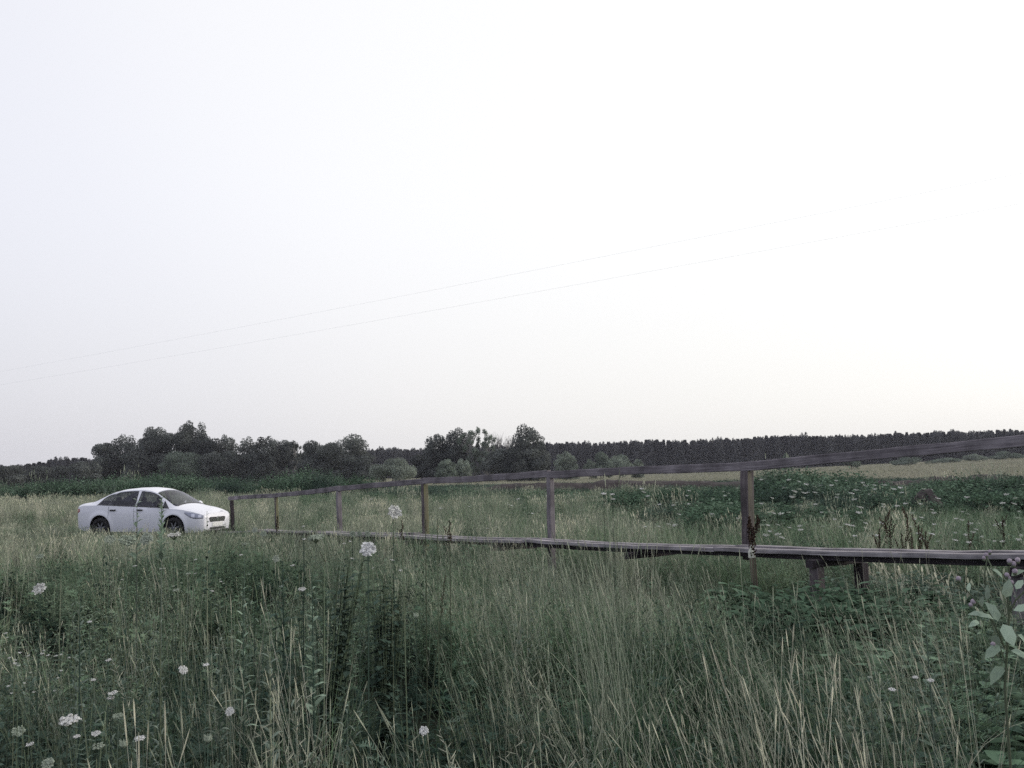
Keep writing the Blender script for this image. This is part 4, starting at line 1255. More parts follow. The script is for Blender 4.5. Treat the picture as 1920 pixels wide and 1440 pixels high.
# ------------------------------------------------------------------ trees
def crown_mesh(seed, kind, n=2600, leaf=0.42):
    """unit tree: height 1 (z 0..1), half-width about .5 in x,y ; built from uneven lobes of leaf-sized faces"""
    q = np.random.default_rng(seed)
    lobes = []
    if kind == 'round':
        lobes.append((0, 0, .60, .30, .30))
        for k in range(16):
            a = q.uniform(0, 6.283); z = q.uniform(.18, .88); rr = .30 * math.sqrt(max(.05, 1 - ((z - .52) / .5) ** 2))
            lobes.append((rr * math.cos(a), rr * math.sin(a), z, q.uniform(.12, .20), q.uniform(.10, .17)))
    elif kind == 'tall':
        for k in range(15):
            z = .14 + .80 * k / 14; rr = .22 * math.sin(math.pi * min(1, (z * .82 + .16))) ; a = q.uniform(0, 6.283)
            lobes.append((rr * math.cos(a) * q.uniform(.2, 1.2), rr * math.sin(a) * q.uniform(.2, 1.2), z, q.uniform(.18, .27) * (1.15 - .50 * z), q.uniform(.09, .14)))
    elif kind == 'egg':
        for k in range(22):
            z = .10 + .84 * k / 21; rr = .30 * math.sqrt(max(.0, 1 - ((z - .38) / .62) ** 2)); a = k * 2.4
            lobes.append((rr * math.cos(a), rr * math.sin(a), z, q.uniform(.16, .24) * (1.2 - .55 * z), q.uniform(.10, .16)))
        lobes.append((0, 0, .4, .36, .33))
    elif kind == 'shrub':
        for k in range(18):
            a = q.uniform(0, 6.283); rr = q.uniform(0, .36); z = .25 + .55 * (1 - (rr / .42) ** 2) * q.uniform(.6, 1)
            lobes.append((rr * math.cos(a), rr * math.sin(a), z, q.uniform(.10, .17), q.uniform(.16, .28)))
    elif kind == 'sparse':
        for k in range(38):
            z = .24 + .72 * q.random(); a = q.uniform(0, 6.283); rr = q.uniform(.05, .44) * math.sin(math.pi * min(.88, z * .85)) ** .6
            lobes.append((rr * math.cos(a), rr * math.sin(a), z, q.uniform(.06, .11), q.uniform(.04, .075)))
    W = np.array([l[3] ** 2 * l[4] for l in lobes]) ** .62; W /= W.sum()
    pk = q.choice(len(lobes), n, p=W); Lb = np.array(lobes)[pk]
    d = q.normal(size=(n, 3)); d /= np.linalg.norm(d, axis=1)[:, None]
    sh_ = 1 - np.abs(q.normal(0, .27 if kind != 'sparse' else .75, n))[:, None]
    c = Lb[:, :3] + d * sh_ * np.stack([Lb[:, 3], Lb[:, 3], Lb[:, 4]], 1)
    ok = c[:, 2] > 0.02; c = c[ok]; d = d[ok]; pk = pk[ok]; n = len(c)
    nn = d + q.normal(0, .7, (n, 3)); nn /= np.linalg.norm(nn, axis=1)[:, None]
    a = np.cross(nn, q.normal(size=(n, 3))); a /= np.linalg.norm(a, axis=1)[:, None]; b = np.cross(nn, a)
    return c, a, b, pk, lobes

def crown_world(seed, kind, W, H, n, leafsz, mat, name='crown'):
    c, a, b, pk, lobes = crown_mesh(seed, kind, n)
    q = np.random.default_rng(seed + 99)
    m_ = len(c)
    c = c * np.array([W, W, H])
    s_ = leafsz * q.uniform(.6, 1.3, m_)[:, None]
    vs_ = np.stack([c + a * s_ * .5, c + b * s_ * .32, c - a * s_ * .5, c - b * s_ * .32], 1).reshape(-1, 3)
    me = bpy.data.meshes.new(name)
    me.from_pydata(vs_.tolist(), [], [(4 * i, 4 * i + 1, 4 * i + 2, 4 * i + 3) for i in range(m_)])
    me.materials.append(mat)
    lobe_sh = q.random(len(lobes))
    at_ = me.attributes.new('shade', 'FLOAT', 'FACE'); at_.data.foreach_set('value', np.clip(lobe_sh[pk] * .6 + q.random(m_) * .4, 0, 1).astype(np.float32))
    me.update()
    return me, lobes

TREE_N = [0]
def tree(px, ytop, wpx, kind, Y, label, mat=None, name='tree', cat='tree', n=None, leafsz=None, group=None, bark=None, dens=1.0):
    """px centre column, ytop crown top row, wpx crown width in photo pixels"""
    TREE_N[0] += 1; seed = TREE_N[0] * 13
    p = at(px, ytop, Y); g = float(ground_z(p.x, p.y)); H = p.z - g; W = wpx * Y / F
    if kind == 'shrub': W *= 1.15
    t = empty(name, (p.x, p.y, g), label, cat, group, rz=(TREE_N[0] * 1.7) % 6.283)
    if leafsz is None: leafsz = 0.50 * Y / 170
    if n is None: n = int(np.clip(17 * W * H / (leafsz ** 2), 2500, 20000) * dens)
    me, lobes = crown_world(seed, kind, W, H * .985, n, leafsz, mat or M_crown)
    link('crown', me, t)
    b = MB(); r0 = H * (.018 if kind != 'shrub' else .012)
    q = random.Random(seed)
    if kind == 'shrub':
        for k in range(4):
            l_ = lobes[k]; b.tube(lerp(V((q.uniform(-.1, .1), q.uniform(-.1, .1), -.2)), V((l_[0] * W, l_[1] * W, l_[2] * H)), 4), [r0 * 1.2, r0, r0 * .7, r0 * .3], 5)
    else:
        top_ = V((q.uniform(-.03, .03) * W, q.uniform(-.03, .03) * W, H * .93))
        ax = lerp(V((0, 0, -.2)), top_, 8)
        for k in range(1, 7): ax[k] += V((q.uniform(-.015, .015) * H, q.uniform(-.015, .015) * H, 0))
        b.tube(ax, [r0 * (1.3 - 1.15 * k / 7) for k in range(8)], 6)
        for l_ in lobes[:: (1 if kind == 'sparse' else 2)]:
            e = V((l_[0] * W, l_[1] * W, l_[2] * H)); z0 = max(.15, l_[2] - .18); i = min(6, int(z0 * 7.5)); s0 = ax[i]
            mid_ = s0.lerp(e, .5) + V((0, 0, -.02 * H)); b.tube([s0, mid_, e], [r0 * .45, r0 * .3, r0 * .12], 4)
    link('trunk', b.mesh('trunk', bark or M_bark), t)
    return t

T = [
 # px, ytop, width, kind, Y, label, mat
 (8, 872, 62, 'round', 150, 'dark round tree cut off by the left edge of the view', M_crown),
 (82, 872, 84, 'round', 165, 'low dark bushy tree between the left edge and the tall clump', M_crown),
 (160, 862, 48, 'round', 160, 'low dark tree at the left foot of the tall clump', M_crown),
 (204, 826, 52, 'round', 172, 'first tall tree at the left end of the dark clump, notched top', M_crown),
 (234, 819, 50, 'egg', 176, 'second dark crown from the left end of the clump, rising above its neighbour', M_crown),
 (268, 816, 62, 'round', 170, 'dark broad crown left of the clump summit', M_crown),
 (296, 801, 62, 'round', 174, 'dark crown just left of the two clump summits', M_crown),
 (333, 797, 56, 'round', 171, 'narrow crown forming the left summit of the dark clump', M_crown),
 (364, 795, 56, 'egg', 174, 'narrow crown forming the right summit of the dark clump', M_crown),
 (352, 838, 80, 'round', 166, 'lower grey green crown in front of the clump summits', M_willow),
 (392, 812, 62, 'round', 172, 'broad crown sloping down right of the clump summits', M_crown),
 (412, 840, 60, 'round', 166, 'grey green crown low at the right side of the dark clump', M_crown),
 (427, 818, 34, 'egg', 174, 'narrow twin tipped crown at the right end of the dark clump', M_crown),
 (466, 824, 44, 'egg', 170, 'pointed dark tree right of the gap beside the big clump', M_crown),
 (496, 820, 46, 'egg', 168, 'upright dark tree second after the gap beside the big clump', M_crown),
 (524, 823, 48, 'round', 170, 'dark tree third after the gap beside the big clump', M_crown),
 (551, 821, 34, 'sparse', 166, 'slim thin crowned tree left of the round crowned pair', M_crown),
 (566, 842, 44, 'round', 172, 'low dark tree filling the space behind the slim tree', M_crown),
 (598, 823, 66, 'round', 162, 'left tree of the round crowned pair', M_crown),
 (645, 811, 82, 'round', 160, 'big round crowned tree, the tallest left of the forest gap', M_crown),
 (672, 848, 50, 'round', 158, 'low tree leaning out right of the big round crown', M_crown),
 (735, 857, 84, 'shrub', 120, 'wide pale green willow bush alone before the forest gap', M_willow),
 (818, 815, 46, 'egg', 155, 'dark tree at the left of the middle group', M_crown),
 (797, 850, 44, 'round', 158, 'low dark tree under the left of the middle group', M_crown),
 (858, 808, 56, 'egg', 154, 'tall grey green tree left of the airy see-through trees', M_crown),
 (884, 799, 48, 'sparse', 150, 'airy tree with pale trunk, left of the see-through pair', M_willow),
 (911, 803, 50, 'sparse', 150, 'airy tree with pale trunk, right of the see-through pair', M_willow),
 (990, 802, 62, 'egg', 145, 'large pointed egg shaped tree standing alone in the middle', M_crown),
 (1008, 852, 40, 'round', 143, 'low skirt of foliage at the right foot of the egg shaped tree', M_crown),
 (836, 862, 34, 'egg', 130, 'small pointed pale bush under the middle group, left one', M_willow),
 (868, 862, 28, 'egg', 132, 'small pointed pale bush under the middle group, right one', M_willow),
 (930, 838, 56, 'round', 146, 'grey green bush below the bare branched tops', M_crown),
 (966, 842, 36, 'egg', 142, 'small upright bush touching the egg shaped tree on its left', M_crown),
 (1060, 848, 36, 'egg', 165, 'single small pale round bush before the far forest', M_willow),
 (1104, 860, 26, 'shrub', 170, 'tiny pale bush left of the wide willow bush', M_willow),
 (1126, 846, 50, 'shrub', 165, 'left half of the wide pale willow thicket before the forest', M_willow),
 (1160, 850, 60, 'shrub', 167, 'right lower half of the wide pale willow thicket before the forest', M_willow),
 (1196, 862, 18, 'egg', 168, 'tiny pale bush at the right tip of the willow thicket', M_willow),
 (1472, 850, 26, 'shrub', 190, 'small pale bush showing just above the handrail past the right post', M_willow),
 (1593, 846, 42, 'shrub', 200, 'rounded pale bush peeking over the rising handrail', M_willow),
 (1700, 856, 60, 'shrub', 230, 'wide low bush under the handrail before the far forest', M_willow),
 (1774, 858, 62, 'shrub', 230, 'grey green bush left of two taller ones at the field edge', M_willow),
 (1826, 850, 38, 'shrub', 232, 'upright grey green bush at the far field edge', M_willow),
 (1884, 846, 52, 'shrub', 235, 'rounded bush at the far field edge close to the right side', M_willow),
]
for (px, yt, wp, kd, Y, lb, mt) in T:
    tree(px, yt, wp * (1.45 if kd not in ('sparse', 'shrub') else 1.2), kd, Y, lb, mt, name='bush' if kd == 'shrub' else 'tree', cat='bush' if kd == 'shrub' else 'tree',
         leafsz=(.22 if mt is M_willow else .27) * Y / 165, bark=M_birch if kd == 'sparse' else M_bark, dens=.42 if kd == 'sparse' else 1.0)
# leafless tree tops
def bare_tree(px, ytop, wpx, Y, label):
    p = at(px, ytop, Y); g = float(ground_z(p.x, p.y)); H = p.z - g; W = wpx * Y / F
    t = empty('bare_tree', (p.x, p.y, g), label, 'tree')
    q = random.Random(int(px)); tr_ = MB(); br = MB()
    tr_.tube(lerp(V((0, 0, -.2)), V((0, 0, H * .55)), 4), [.16, .14, .11, .08], 6)
    for k in range(16):
        a = q.uniform(0, 6.283); z0 = H * q.uniform(.3, .55); e = V((math.cos(a) * W * .5 * q.random(), math.sin(a) * W * .5 * q.random(), H * q.uniform(.85, 1.0)))
        s0 = V((0, 0, z0)); m1 = s0.lerp(e, .45) + V((math.cos(a) * W * .12, math.sin(a) * W * .12, 0))
        br.tube([s0, m1, e], [.07, .045, .015], 4)
        for _ in range(5):
            tt = q.uniform(.3, .9); b0 = m1.lerp(e, tt); a2 = q.uniform(0, 6.283); e2 = b0 + V((math.cos(a2) * .4, math.sin(a2) * .4, q.uniform(.5, 1.3))); br.tube([b0, e2], [.028, .01], 3)
    link('trunk', tr_.mesh('trunk', M_birch), t); link('branches', br.mesh('branches', M_birch), t)
bare_tree(928, 819, 32, 152, 'leafless pale tree top left of the other bare one, behind bushes')
bare_tree(955, 821, 30, 153, 'leafless pale tree top beside the egg shaped tree')

# far forest: instanced pines and broadleaved trees, one mass
def conifer_mesh(seed, W=4.8, H=13, n=5200):
    q = np.random.default_rng(seed)
    t = q.random(n) ** .8; z = H * (.06 + .94 * t); a = q.uniform(0, 6.283, n)
    tier = .80 + .20 * np.sin(z * 3 + a * 2 + seed)
    rr = W * .5 * (1 - t) ** .80 * tier * q.uniform(.35, 1, n) + .12
    c = np.stack([rr * np.cos(a), rr * np.sin(a), z - .25 * rr], 1)
    d = np.stack([np.cos(a), np.sin(a), q.uniform(-.5, .3, n)], 1); d += q.normal(0, .4, (n, 3)); d /= np.linalg.norm(d, axis=1)[:, None]
    b = np.cross(d, q.normal(size=(n, 3))); b /= np.linalg.norm(b, axis=1)[:, None]
    s_ = q.uniform(.35, .8, n)[:, None]
    vs_ = np.stack([c - b * s_ * .22, c + b * s_ * .22, c + d * s_ * .7], 1).reshape(-1, 3)
    me = bpy.data.meshes.new('pine'); k0 = len(vs_)
    trunk = MB(); trunk.tube([V((0, 0, 0)), V((0, 0, H * .6)), V((0, 0, H))], [.2, .13, .03], 5)
    vs2 = vs_.tolist() + [tuple(v) for v in trunk.v]
    fs = [(3 * i, 3 * i + 1, 3 * i + 2) for i in range(n)] + [tuple(k0 + i for i in f) for f in trunk.f]
    me.from_pydata(vs2, [], fs); me.materials.append(M_conif); me.materials.append(M_bark)
    me.polygons.foreach_set('material_index', [0] * n + [1] * len(trunk.f))
    at_ = me.attributes.new('shade', 'FLOAT', 'FACE'); at_.data.foreach_set('value', q.random(len(fs)).astype(np.float32))
    me.update(); return me
fm = [conifer_mesh(k) for k in range(4)] + [crown_world(300 + k, 'egg', 5.2, 12.6, 9000, .36, M_conif)[0] for k in range(2)] + [crown_world(310, 'egg', 4.6, 13.0, 9000, .36, M_conif)[0]]
C_forest = proto_coll('forest_trees', fm)
def forest(label, cols, Y0, rows, seedf, mixp, step=1.7):
    """cols: (photo column, photo row of the tops)"""
    P, S, I = [], [], []
    cx = np.array([c[0] for c in cols]); cy = np.array([c[1] for c in cols])
    q = np.random.default_rng(seedf)
    for r_ in range(rows):
        Y = Y0 + r_ * 5
        x0, x1 = (cx[0] - 960) / F * Y, (cx[-1] - 960) / F * Y
        st_ = step * (1.55 if r_ == 0 else 1.0); x = np.arange(x0, x1, st_); x = x + q.uniform(-.9, .9, len(x)); y = Y + q.uniform(-2.5, 2.5, len(x))
        px = 960 + F * x / y; yt = np.interp(px, cx, cy)
        ztop = np.array([at(a_, b_, c_).z for a_, b_, c_ in zip(px, yt, y)]); g = ground_z(x, y)
        H = (ztop - g) * (q.uniform(.93, 1.0, len(x)) if r_ < 2 else q.uniform(.88, .96, len(x))) * (.95 + .07 * vnoise(x + 900, y * 0, 9.0, 51) + .03 * vnoise(x + 900, y * 0, 31.0, 52))
        P.append(np.stack([x, y, g - .2], 1)); s_ = H / 13.0; sw = q.uniform(.75, 1.2, len(x))
        S.append(np.stack([sw, sw, s_], 1)); I.append(q.choice(7, len(x), p=mixp))
    P = np.concatenate(P); S = np.concatenate(S); I = np.concatenate(I); n = len(P)
    rot = np.stack([np.zeros(n), np.zeros(n), q.uniform(0, 6.283, n)], 1)
    scatter('forest', C_forest, P, I, rot, S, label)
forest('far dark pine forest along the field behind the right half of the handrail', [(640, 846), (700, 841), (800, 838), (1020, 828), (1150, 825), (1300, 822), (1500, 815), (1700, 809), (1920, 804), (2150, 800), (2700, 795)], 340, 5, 1, [.13, .12, .12, .12, .17, .17, .17])
forest('far low forest behind the left tree clump', [(-700, 872), (-200, 872), (20, 872), (60, 866), (110, 858), (170, 857), (300, 850), (700, 846)], 300, 4, 2, [.17, .17, .17, .17, .12, .1, .1])

# ------------------------------------------------------------------ overhead wires
M_wire = solid('wire_metal', (0.85, 0.85, 0.86), 0.45, metallic=1.0)
for k, (dz, lb) in enumerate(((0.0, 'upper of two thin overhead wires slanting across the sky'), (-0.82, 'lower of two thin overhead wires slanting across the sky'))):
    b = MB(); pts = []
    for i in range(41):
        t_ = -0.9 + 3.4 * i / 40
        pts.append(V((-31 + 31.4 * t_, 60 - 24 * t_, EYE + 6.8 + .40 * t_ + .2 * t_ * t_ + dz)))
    b.tube(pts, [0.0021] * 41, 4)
    tag(link('overhead_wire', b.mesh('overhead_wire', M_wire)), lb, 'wire', 'pair of overhead wires')

# ------------------------------------------------------------------ individual plants
MP = [M_white, M_stem, M_weed, M_greenwhite, M_grey, M_dock, M_lilac, M_bur]
def carrot(px, py, wpx, Y, label, green=False, flat=True, face=None, dense=8, lean_=0.0, kind='open', name='wild_carrot', cat='wildflower', group=None):
    p = at(px, py, Y); g = float(ground_z(p.x + lean_, p.y)); r_ = wpx / 2 * Y / F * .88
    t = empty(name, (p.x + lean_, p.y, g), label, cat, group)
    top_ = V((-lean_, 0, p.z - g)); nv = face or V((rnd.uniform(-.15, .15), -.25, 1))
    b = MB(); fl = 3 if green else 0
    if kind == 'open': node = umbel(b, top_, nv, r_, fl, 1, 30, .12, dense, fs=.64)
    elif kind == 'bud':      # closed nest-like head seen from the side
        node = top_ - V((0, 0, r_ * 1.1))
        for k in range(34):
            a = k * 2.4; e = top_ + V((math.cos(a) * r_ * .75 * math.sqrt(k / 34), math.sin(a) * r_ * .75 * math.sqrt(k / 34), r_ * .5 * (k / 34)))
            m1 = node.lerp(e, .5) + V((math.cos(a), math.sin(a), 0)) * r_ * .45; b.ribbon([node, m1, e], [r_ * .1, r_ * .12, r_ * .08], V((math.sin(a), -math.cos(a), 0)), 3); b.disc(e, V((0, 0, 1)), r_ * .1, 5, fl)
    link('flower_head', b.mesh('flower_head', MP), t)
    s_ = MB(); q = 7; base = V((0, 0, -.05)); pts = []
    for i in range(q):
        u_ = i / (q - 1); pts.append(base.lerp(node, u_) + V((lean_ * .3 * math.sin(math.pi * u_), 0, 0)))
    s_.tube(pts, [.0020 - .0007 * i / (q - 1) for i in range(q)], 4, 2); link('stem', s_.mesh('stem', MP), t)
    lf = MB()
    for k in range(4):
        u_ = .2 + .17 * k; pp = base.lerp(node, u_); a = rnd.uniform(0, 6.283); d = V((math.cos(a), math.sin(a), .7)).normalized(); sd_ = d.cross(V((0, 0, 1))).normalized()
        for qn in range(6):
            c = pp + d * .022 * (qn + 1)
            for sg in (-1, 1): lf.ribbon([c, c + (d * .6 + sd_ * sg).normalized() * .03], [.003, .001], d, 2)
    link('leaves', lf.mesh('leaves', MP), t)
    return t
rnd.seed(21)
FLW = [
 (740, 960, 27, 4.6, 'large white umbel standing highest, in front of the second gap of the railing', dict(face=V((.5, -1.0, .55)), dense=10)),
 (690, 1030, 32, 4.2, 'largest pure white umbel just below the deck, left of the dark stalks', dict(face=V((.0, -1.0, .8)), dense=11)),
 (74, 1104, 25, 4.6, 'white umbel near the left edge above the shadowy weeds', dict(face=V((0, -1, .9)))),
 (75, 1044, 16, 5.2, 'small greenish umbel above the left edge white one', dict(green=True, face=V((0, -.6, 1)))),
 (130, 1351, 38, 2.9, 'flat white umbel seen side on at lower left with a thick leaning stem', dict(lean_=.10, face=V((0, -.25, 1)), dense=10)),
 (180, 1376, 18, 2.8, 'small white umbel right of the side on one at lower left', dict(face=V((0, -.3, 1)))),
 (144, 1381, 13, 2.9, 'tiny white umbel just under the side on one at lower left', dict(face=V((0, -.3, 1)))),
 (262, 1385, 20, 2.8, 'small flat white umbel beside upright seed heads at lower left', dict(face=V((0, -.2, 1)))),
 (221, 1343, 20, 3.0, 'boxy greenish umbel above the small lower left whites', dict(green=True, face=V((0, -.25, 1)))),
 (232, 1392, 24, 2.9, 'feathery green umbel between two small whites at lower left', dict(green=True, kind='bud')),
 (390, 1382, 24, 2.7, 'closed green nest shaped umbel at the bottom left of centre', dict(green=True, kind='bud')),
 (184, 1400, 22, 2.8, 'pale green ragged umbel under a small white one at lower left', dict(green=True)),
 (90, 1432, 24, 2.5, 'pale green umbel at the bottom edge on the left', dict(green=True, face=V((0, -.8, 1)))),
 (34, 1372, 24, 2.9, 'pale green umbel close to the left edge near the bottom', dict(green=True, face=V((.2, -.6, 1)))),
 (56, 1396, 15, 2.9, 'small pinkish white umbel close to the left bottom corner', dict()),
 (206, 1012, 20, 5.4, 'upright greenish umbel left of three big greenish ones below the car', dict(green=True, face=V((.4, -.8, .8)))),
 (240, 1014, 34, 5.0, 'wide greenish umbel below the rear door of the car', dict(green=True, face=V((.3, -.5, 1)))),
 (275, 1010, 25, 5.0, 'round greenish umbel below the front door of the car', dict(green=True, face=V((0, -1, .6)))),
 (326, 1004, 27, 5.6, 'thin flat white umbel below the front wheel of the car', dict(face=V((0, -.12, 1)))),
 (592, 1009, 32, 4.6, 'dull flat green umbel overlapping the left part of the deck', dict(green=True, face=V((0, -.2, 1)))),
 (569, 987, 6, 5.0, 'tiny white blossom above the deck between two railing posts', dict()),
 (570, 1011, 7, 5.0, 'tiny white blossom against the shadow under the left deck', dict()),
 (478, 994, 11, 5.2, 'round green umbel by the left end of the deck', dict(green=True, face=V((0, -1, .5)))),
 (494, 1001, 12, 5.2, 'round green umbel second from the left end of the deck', dict(green=True, face=V((0, -1, .5)))),
 (459, 1020, 13, 4.9, 'faint green umbel below the left end of the deck', dict(green=True)),
 (661, 1001, 12, 4.8, 'round green umbel against the deck, left of the pair', dict(green=True, face=V((0, -1, .5)))),
 (674, 1000, 10, 4.8, 'round green umbel against the deck, middle of three', dict(green=True, face=V((0, -1, .5)))),
 (689, 1001, 12, 4.8, 'round green umbel right above the largest white umbel', dict(green=True, face=V((0, -1, .5)))),
 (518, 1048, 14, 4.8, 'upright pale umbel left of the round leaved bush', dict(green=True, face=V((.3, -1, .5)))),
 (566, 1105, 15, 4.4, 'flat white umbel below the round leaved bush', dict(face=V((0, -.3, 1)))),
 (203, 1238, 11, 3.7, 'small white umbel in the dark weeds left of centre', dict()),
 (343, 1256, 18, 3.4, 'cream folded umbel in the dark weeds left of centre', dict(face=V((.6, -.6, .8)))),
 (431, 1334, 17, 3.0, 'white umbel alone in dark weeds left of the bottom middle', dict(face=V((0, -1, .7)))),
 (386, 1247, 12, 3.5, 'tiny dull umbel right of the cream folded one', dict()),
 (211, 1300, 17, 3.2, 'flat little white umbel, upper of two above the boxy green one', dict(face=V((0, -.2, 1)))),
 (208, 1309, 14, 3.2, 'flat little white umbel, lower of two above the boxy green one', dict(face=V((0, -.2, 1)))),
 (175, 1275, 10, 3.4, 'tiny white umbel above and left of the flat little pair', dict()),
 (168, 1166, 9, 4.0, 'tiny whitish umbel above the dark weeds at left', dict()),
 (330, 1107, 14, 4.4, 'round greyish umbel in the middle of the left meadow', dict(green=True)),
 (353, 1076, 10, 4.6, 'small greenish umbel above the round greyish one', dict(green=True)),
 (780, 1152, 16, 4.0, 'pale upright umbel bud beside the leaning dark stem', dict(green=True, kind='bud')),
 (795, 1370, 18, 2.9, 'small white umbel among the lower middle grass stalks', dict(face=V((0, -1, .8)))),
 (1672, 1293, 14, 3.3, 'small white flat umbel at lower right', dict(face=V((0, -.2, 1)))),
 (1716, 1270, 11, 3.4, 'tiny white umbel, left of two at lower right', dict()),
 (1745, 1276, 13, 3.4, 'tiny white umbel, right of two at lower right', dict()),
 (1631, 1270, 9, 3.5, 'tiny round pale umbel left of the lower right whites', dict(green=True)),
 (1132, 926, 11, 8.0, 'flat white umbel touching the tall pale stalks, left one', dict(face=V((0, -.3, 1)))),
 (1148, 927, 10, 8.0, 'flat white umbel touching the tall pale stalks, right one', dict(face=V((0, -.3, 1)))),
 (1150, 936, 8, 8.0, 'small white umbel under the pair touching the tall stalks', dict()),
]
for (px, py, wp, Y, lb, kw) in FLW: carrot(px, py, wp, Y, lb, **kw)

# many small umbels behind the bridge and small white blossoms: countable, individually placed copies
def simple_umbel(h, r_, green, n=14, dd=8):
    b = MB(); u = umbel(b, V((0, 0, h)), V((.1, -.3, 1)), r_, 3 if green else 0, 1, n, .1, dd)
    s_ = MB(); s_.ribbon([V((0, 0, -.05)), V((.01, 0, h * .5)), u], [.008, .007, .005], V((1, 0, 0)), 1)
    return b.mesh('flower_head', MP), s_.mesh('stem', MP)
protos = [simple_umbel(1.0, .055, False), simple_umbel(1.0, .045, True), simple_umbel(1.0, .05, False)]
def meadow_umbels(n, x0, x1, y0, y1, Y0, Y1, label, group, seedu, sz=(7, 13), pg=.35):
    q = random.Random(seedu)
    for k in range(n):
        px = q.uniform(x0, x1); py = q.uniform(y0, y1) ; tt = (py - y0) / max(1, (y1 - y0)); Y = Y1 + (Y0 - Y1) * tt + q.uniform(-1.5, 1.5)
        p = at(px, py, Y); g = float(ground_z(p.x, p.y)); h = p.z - g
        if h < .35: continue
        if not bool(clear(np.array([p.x]), np.array([p.y]))[0]): continue
        me = protos[1 if q.random() < pg else q.choice((0, 2))]
        r_ = q.uniform(*sz) / 2 * Y / F / .055
        t = empty('wild_carrot', (p.x, p.y, g), label, 'wildflower', group, rz=q.uniform(-1, 1))
        hd = link('flower_head', me[0], t); hd.scale = (r_, r_, r_); hd.location = (0, 0, h - r_)
        st = link('stem', me[1], t); st.scale = (min(1, Y / 14), min(1, Y / 14), (h - .03 * r_) / 1.0)
meadow_umbels(46, 1425, 1640, 895, 985, 22, 34, 'small white umbel among many on the weed mound past the right post', 'umbels on the weed mound', 5, (7, 12))
meadow_umbels(66, 1400, 1920, 960, 1018, 14, 24, 'small pale umbel in the grass right of the right post, above the deck', 'umbels in the grass right of the right post', 6, (7, 13), .45)
meadow_umbels(34, 1640, 1925, 905, 985, 22, 32, 'small white umbel among the weeds near the soil heaps', 'umbels near the soil heaps', 7, (7, 11))
meadow_umbels(30, 1190, 1390, 915, 990, 18, 34, 'small pale umbel in the grass between the two right posts', 'umbels between the two right posts', 8, (6, 10))
meadow_umbels(26, 650, 1030, 925, 1000, 22, 40, 'tiny pale umbel in the grass seen through the middle of the railing', 'umbels seen through the middle of the railing', 9, (5, 8))
meadow_umbels(24, 10, 130, 1170, 1300, 3.0, 4.2, 'tiny white blossom in the shadowy weeds at the left edge', 'tiny blossoms at the left edge', 10, (5, 8), .2)
meadow_umbels(28, 215, 420, 1010, 1110, 4.5, 6.5, 'tiny pale blossom in the meadow below the car', 'tiny blossoms below the car', 11, (5, 10), .6)
meadow_umbels(16, 440, 760, 1010, 1120, 4.5, 6.5, 'tiny pale blossom around the round leaved bush', 'tiny blossoms around the round leaved bush', 12, (5, 9), .5)

def leafy_stem(px, ytop, Y, label, ll, lw, mleaf, n=26, h_leaf=.75, name='tall_weed', cat='weed', width=1.0, up=.5, mst=1):
    p = at(px, ytop, Y); g = float(ground_z(p.x, p.y)); H = p.z - g
    t = empty(name, (p.x, p.y, g), label, cat)
    s_ = MB(); pts = lerp(V((0.02, 0, -.05)), V((0, 0, H)), 6); s_.tube(pts, [.006, .0055, .005, .004, .003, .0015], 5, mst); link('stem', s_.mesh('stem', MP), t)
    b = MB()
    for k in range(n):
        u_ = 1 - h_leaf + h_leaf * k / n; pp = pts[0].lerp(pts[-1], u_); a = k * 2.4 + rnd.uniform(-.3, .3); s2 = (1.15 - .75 * (u_ - (1 - h_leaf)) / h_leaf) * rnd.uniform(.8, 1.15) * width
        b.leaf(pp, V((math.cos(a), math.sin(a), up + rnd.uniform(-.2, .3))), V((0, 0, 1)), ll * s2, lw * s2, mleaf, droop=rnd.uniform(0, .35))
    link('leaves', b.mesh('leaves', MP), t)
    return t
leafy_stem(257, 934, 7.5, 'upright leafy weed reaching over the car door, the left one', .085, .026, 7, 26, .30, up=.45, mst=4, width=1.25)
leafy_stem(303, 932, 7.5, 'upright bushy weed reaching over the car mirror, the right one', .065, .026, 7, 60, .30, up=.9, mst=4, width=1.25)
leafy_stem(388, 958, 7.0, 'dark leafy weed in front of the car grille', .07, .030, 2, 22, .4, up=.6)
leafy_stem(505, 1190, 3.6, 'grey green upright weed with felted leaves left of middle', .075, .03, 4, 34, .6, up=.8)
leafy_stem(300, 1150, 4.0, 'thin grey leaved weed in the left meadow', .06, .012, 4, 34, .6, up=1.0)
leafy_stem(560, 1030, 5.2, 'dark leafy weed left of the round leaved bush', .06, .04, 2, 22, .5)

def round_bush(px, py, wpx, hpx, Y, label):
    p = at(px, py, Y); g = float(ground_z(p.x, p.y)); W = wpx * Y / F; H = p.z - g; hh = hpx * Y / F
    t = empty('leafy_bush', (p.x, p.y, g), label, 'bush')
    s_ = MB(); b = MB(); q = rnd
    for k in range(26):
        a = q.uniform(0, 6.283); e = V((math.cos(a) * W / 2 * q.random() ** .5, math.sin(a) * W / 2 * .6 * q.random(), H * q.uniform(.75, 1.0)))
        m1 = e * .5 + V((0, 0, 0)); pts = [V((0, 0, -.05)), V((e.x * .35, e.y * .35, e.z * .5)), e]
        s_.tube(pts, [.005, .004, .002], 4, 1)
        for j in range(22):
            u_ = j / 11; pp = pts[0].lerp(pts[1], .35 + .65 * u_) if u_ < 1 else pts[1].lerp(pts[2], u_ - 1); aa = j * 2.4; b.leaf(pp, V((math.cos(aa), math.sin(aa), q.uniform(-.2, .5))), V((0, 0, 1)), q.uniform(.04, .07), q.uniform(.03, .05), 2, droop=.2)
    link('stems', s_.mesh('stems', MP), t); link('leaves', b.mesh('leaves', MP), t)
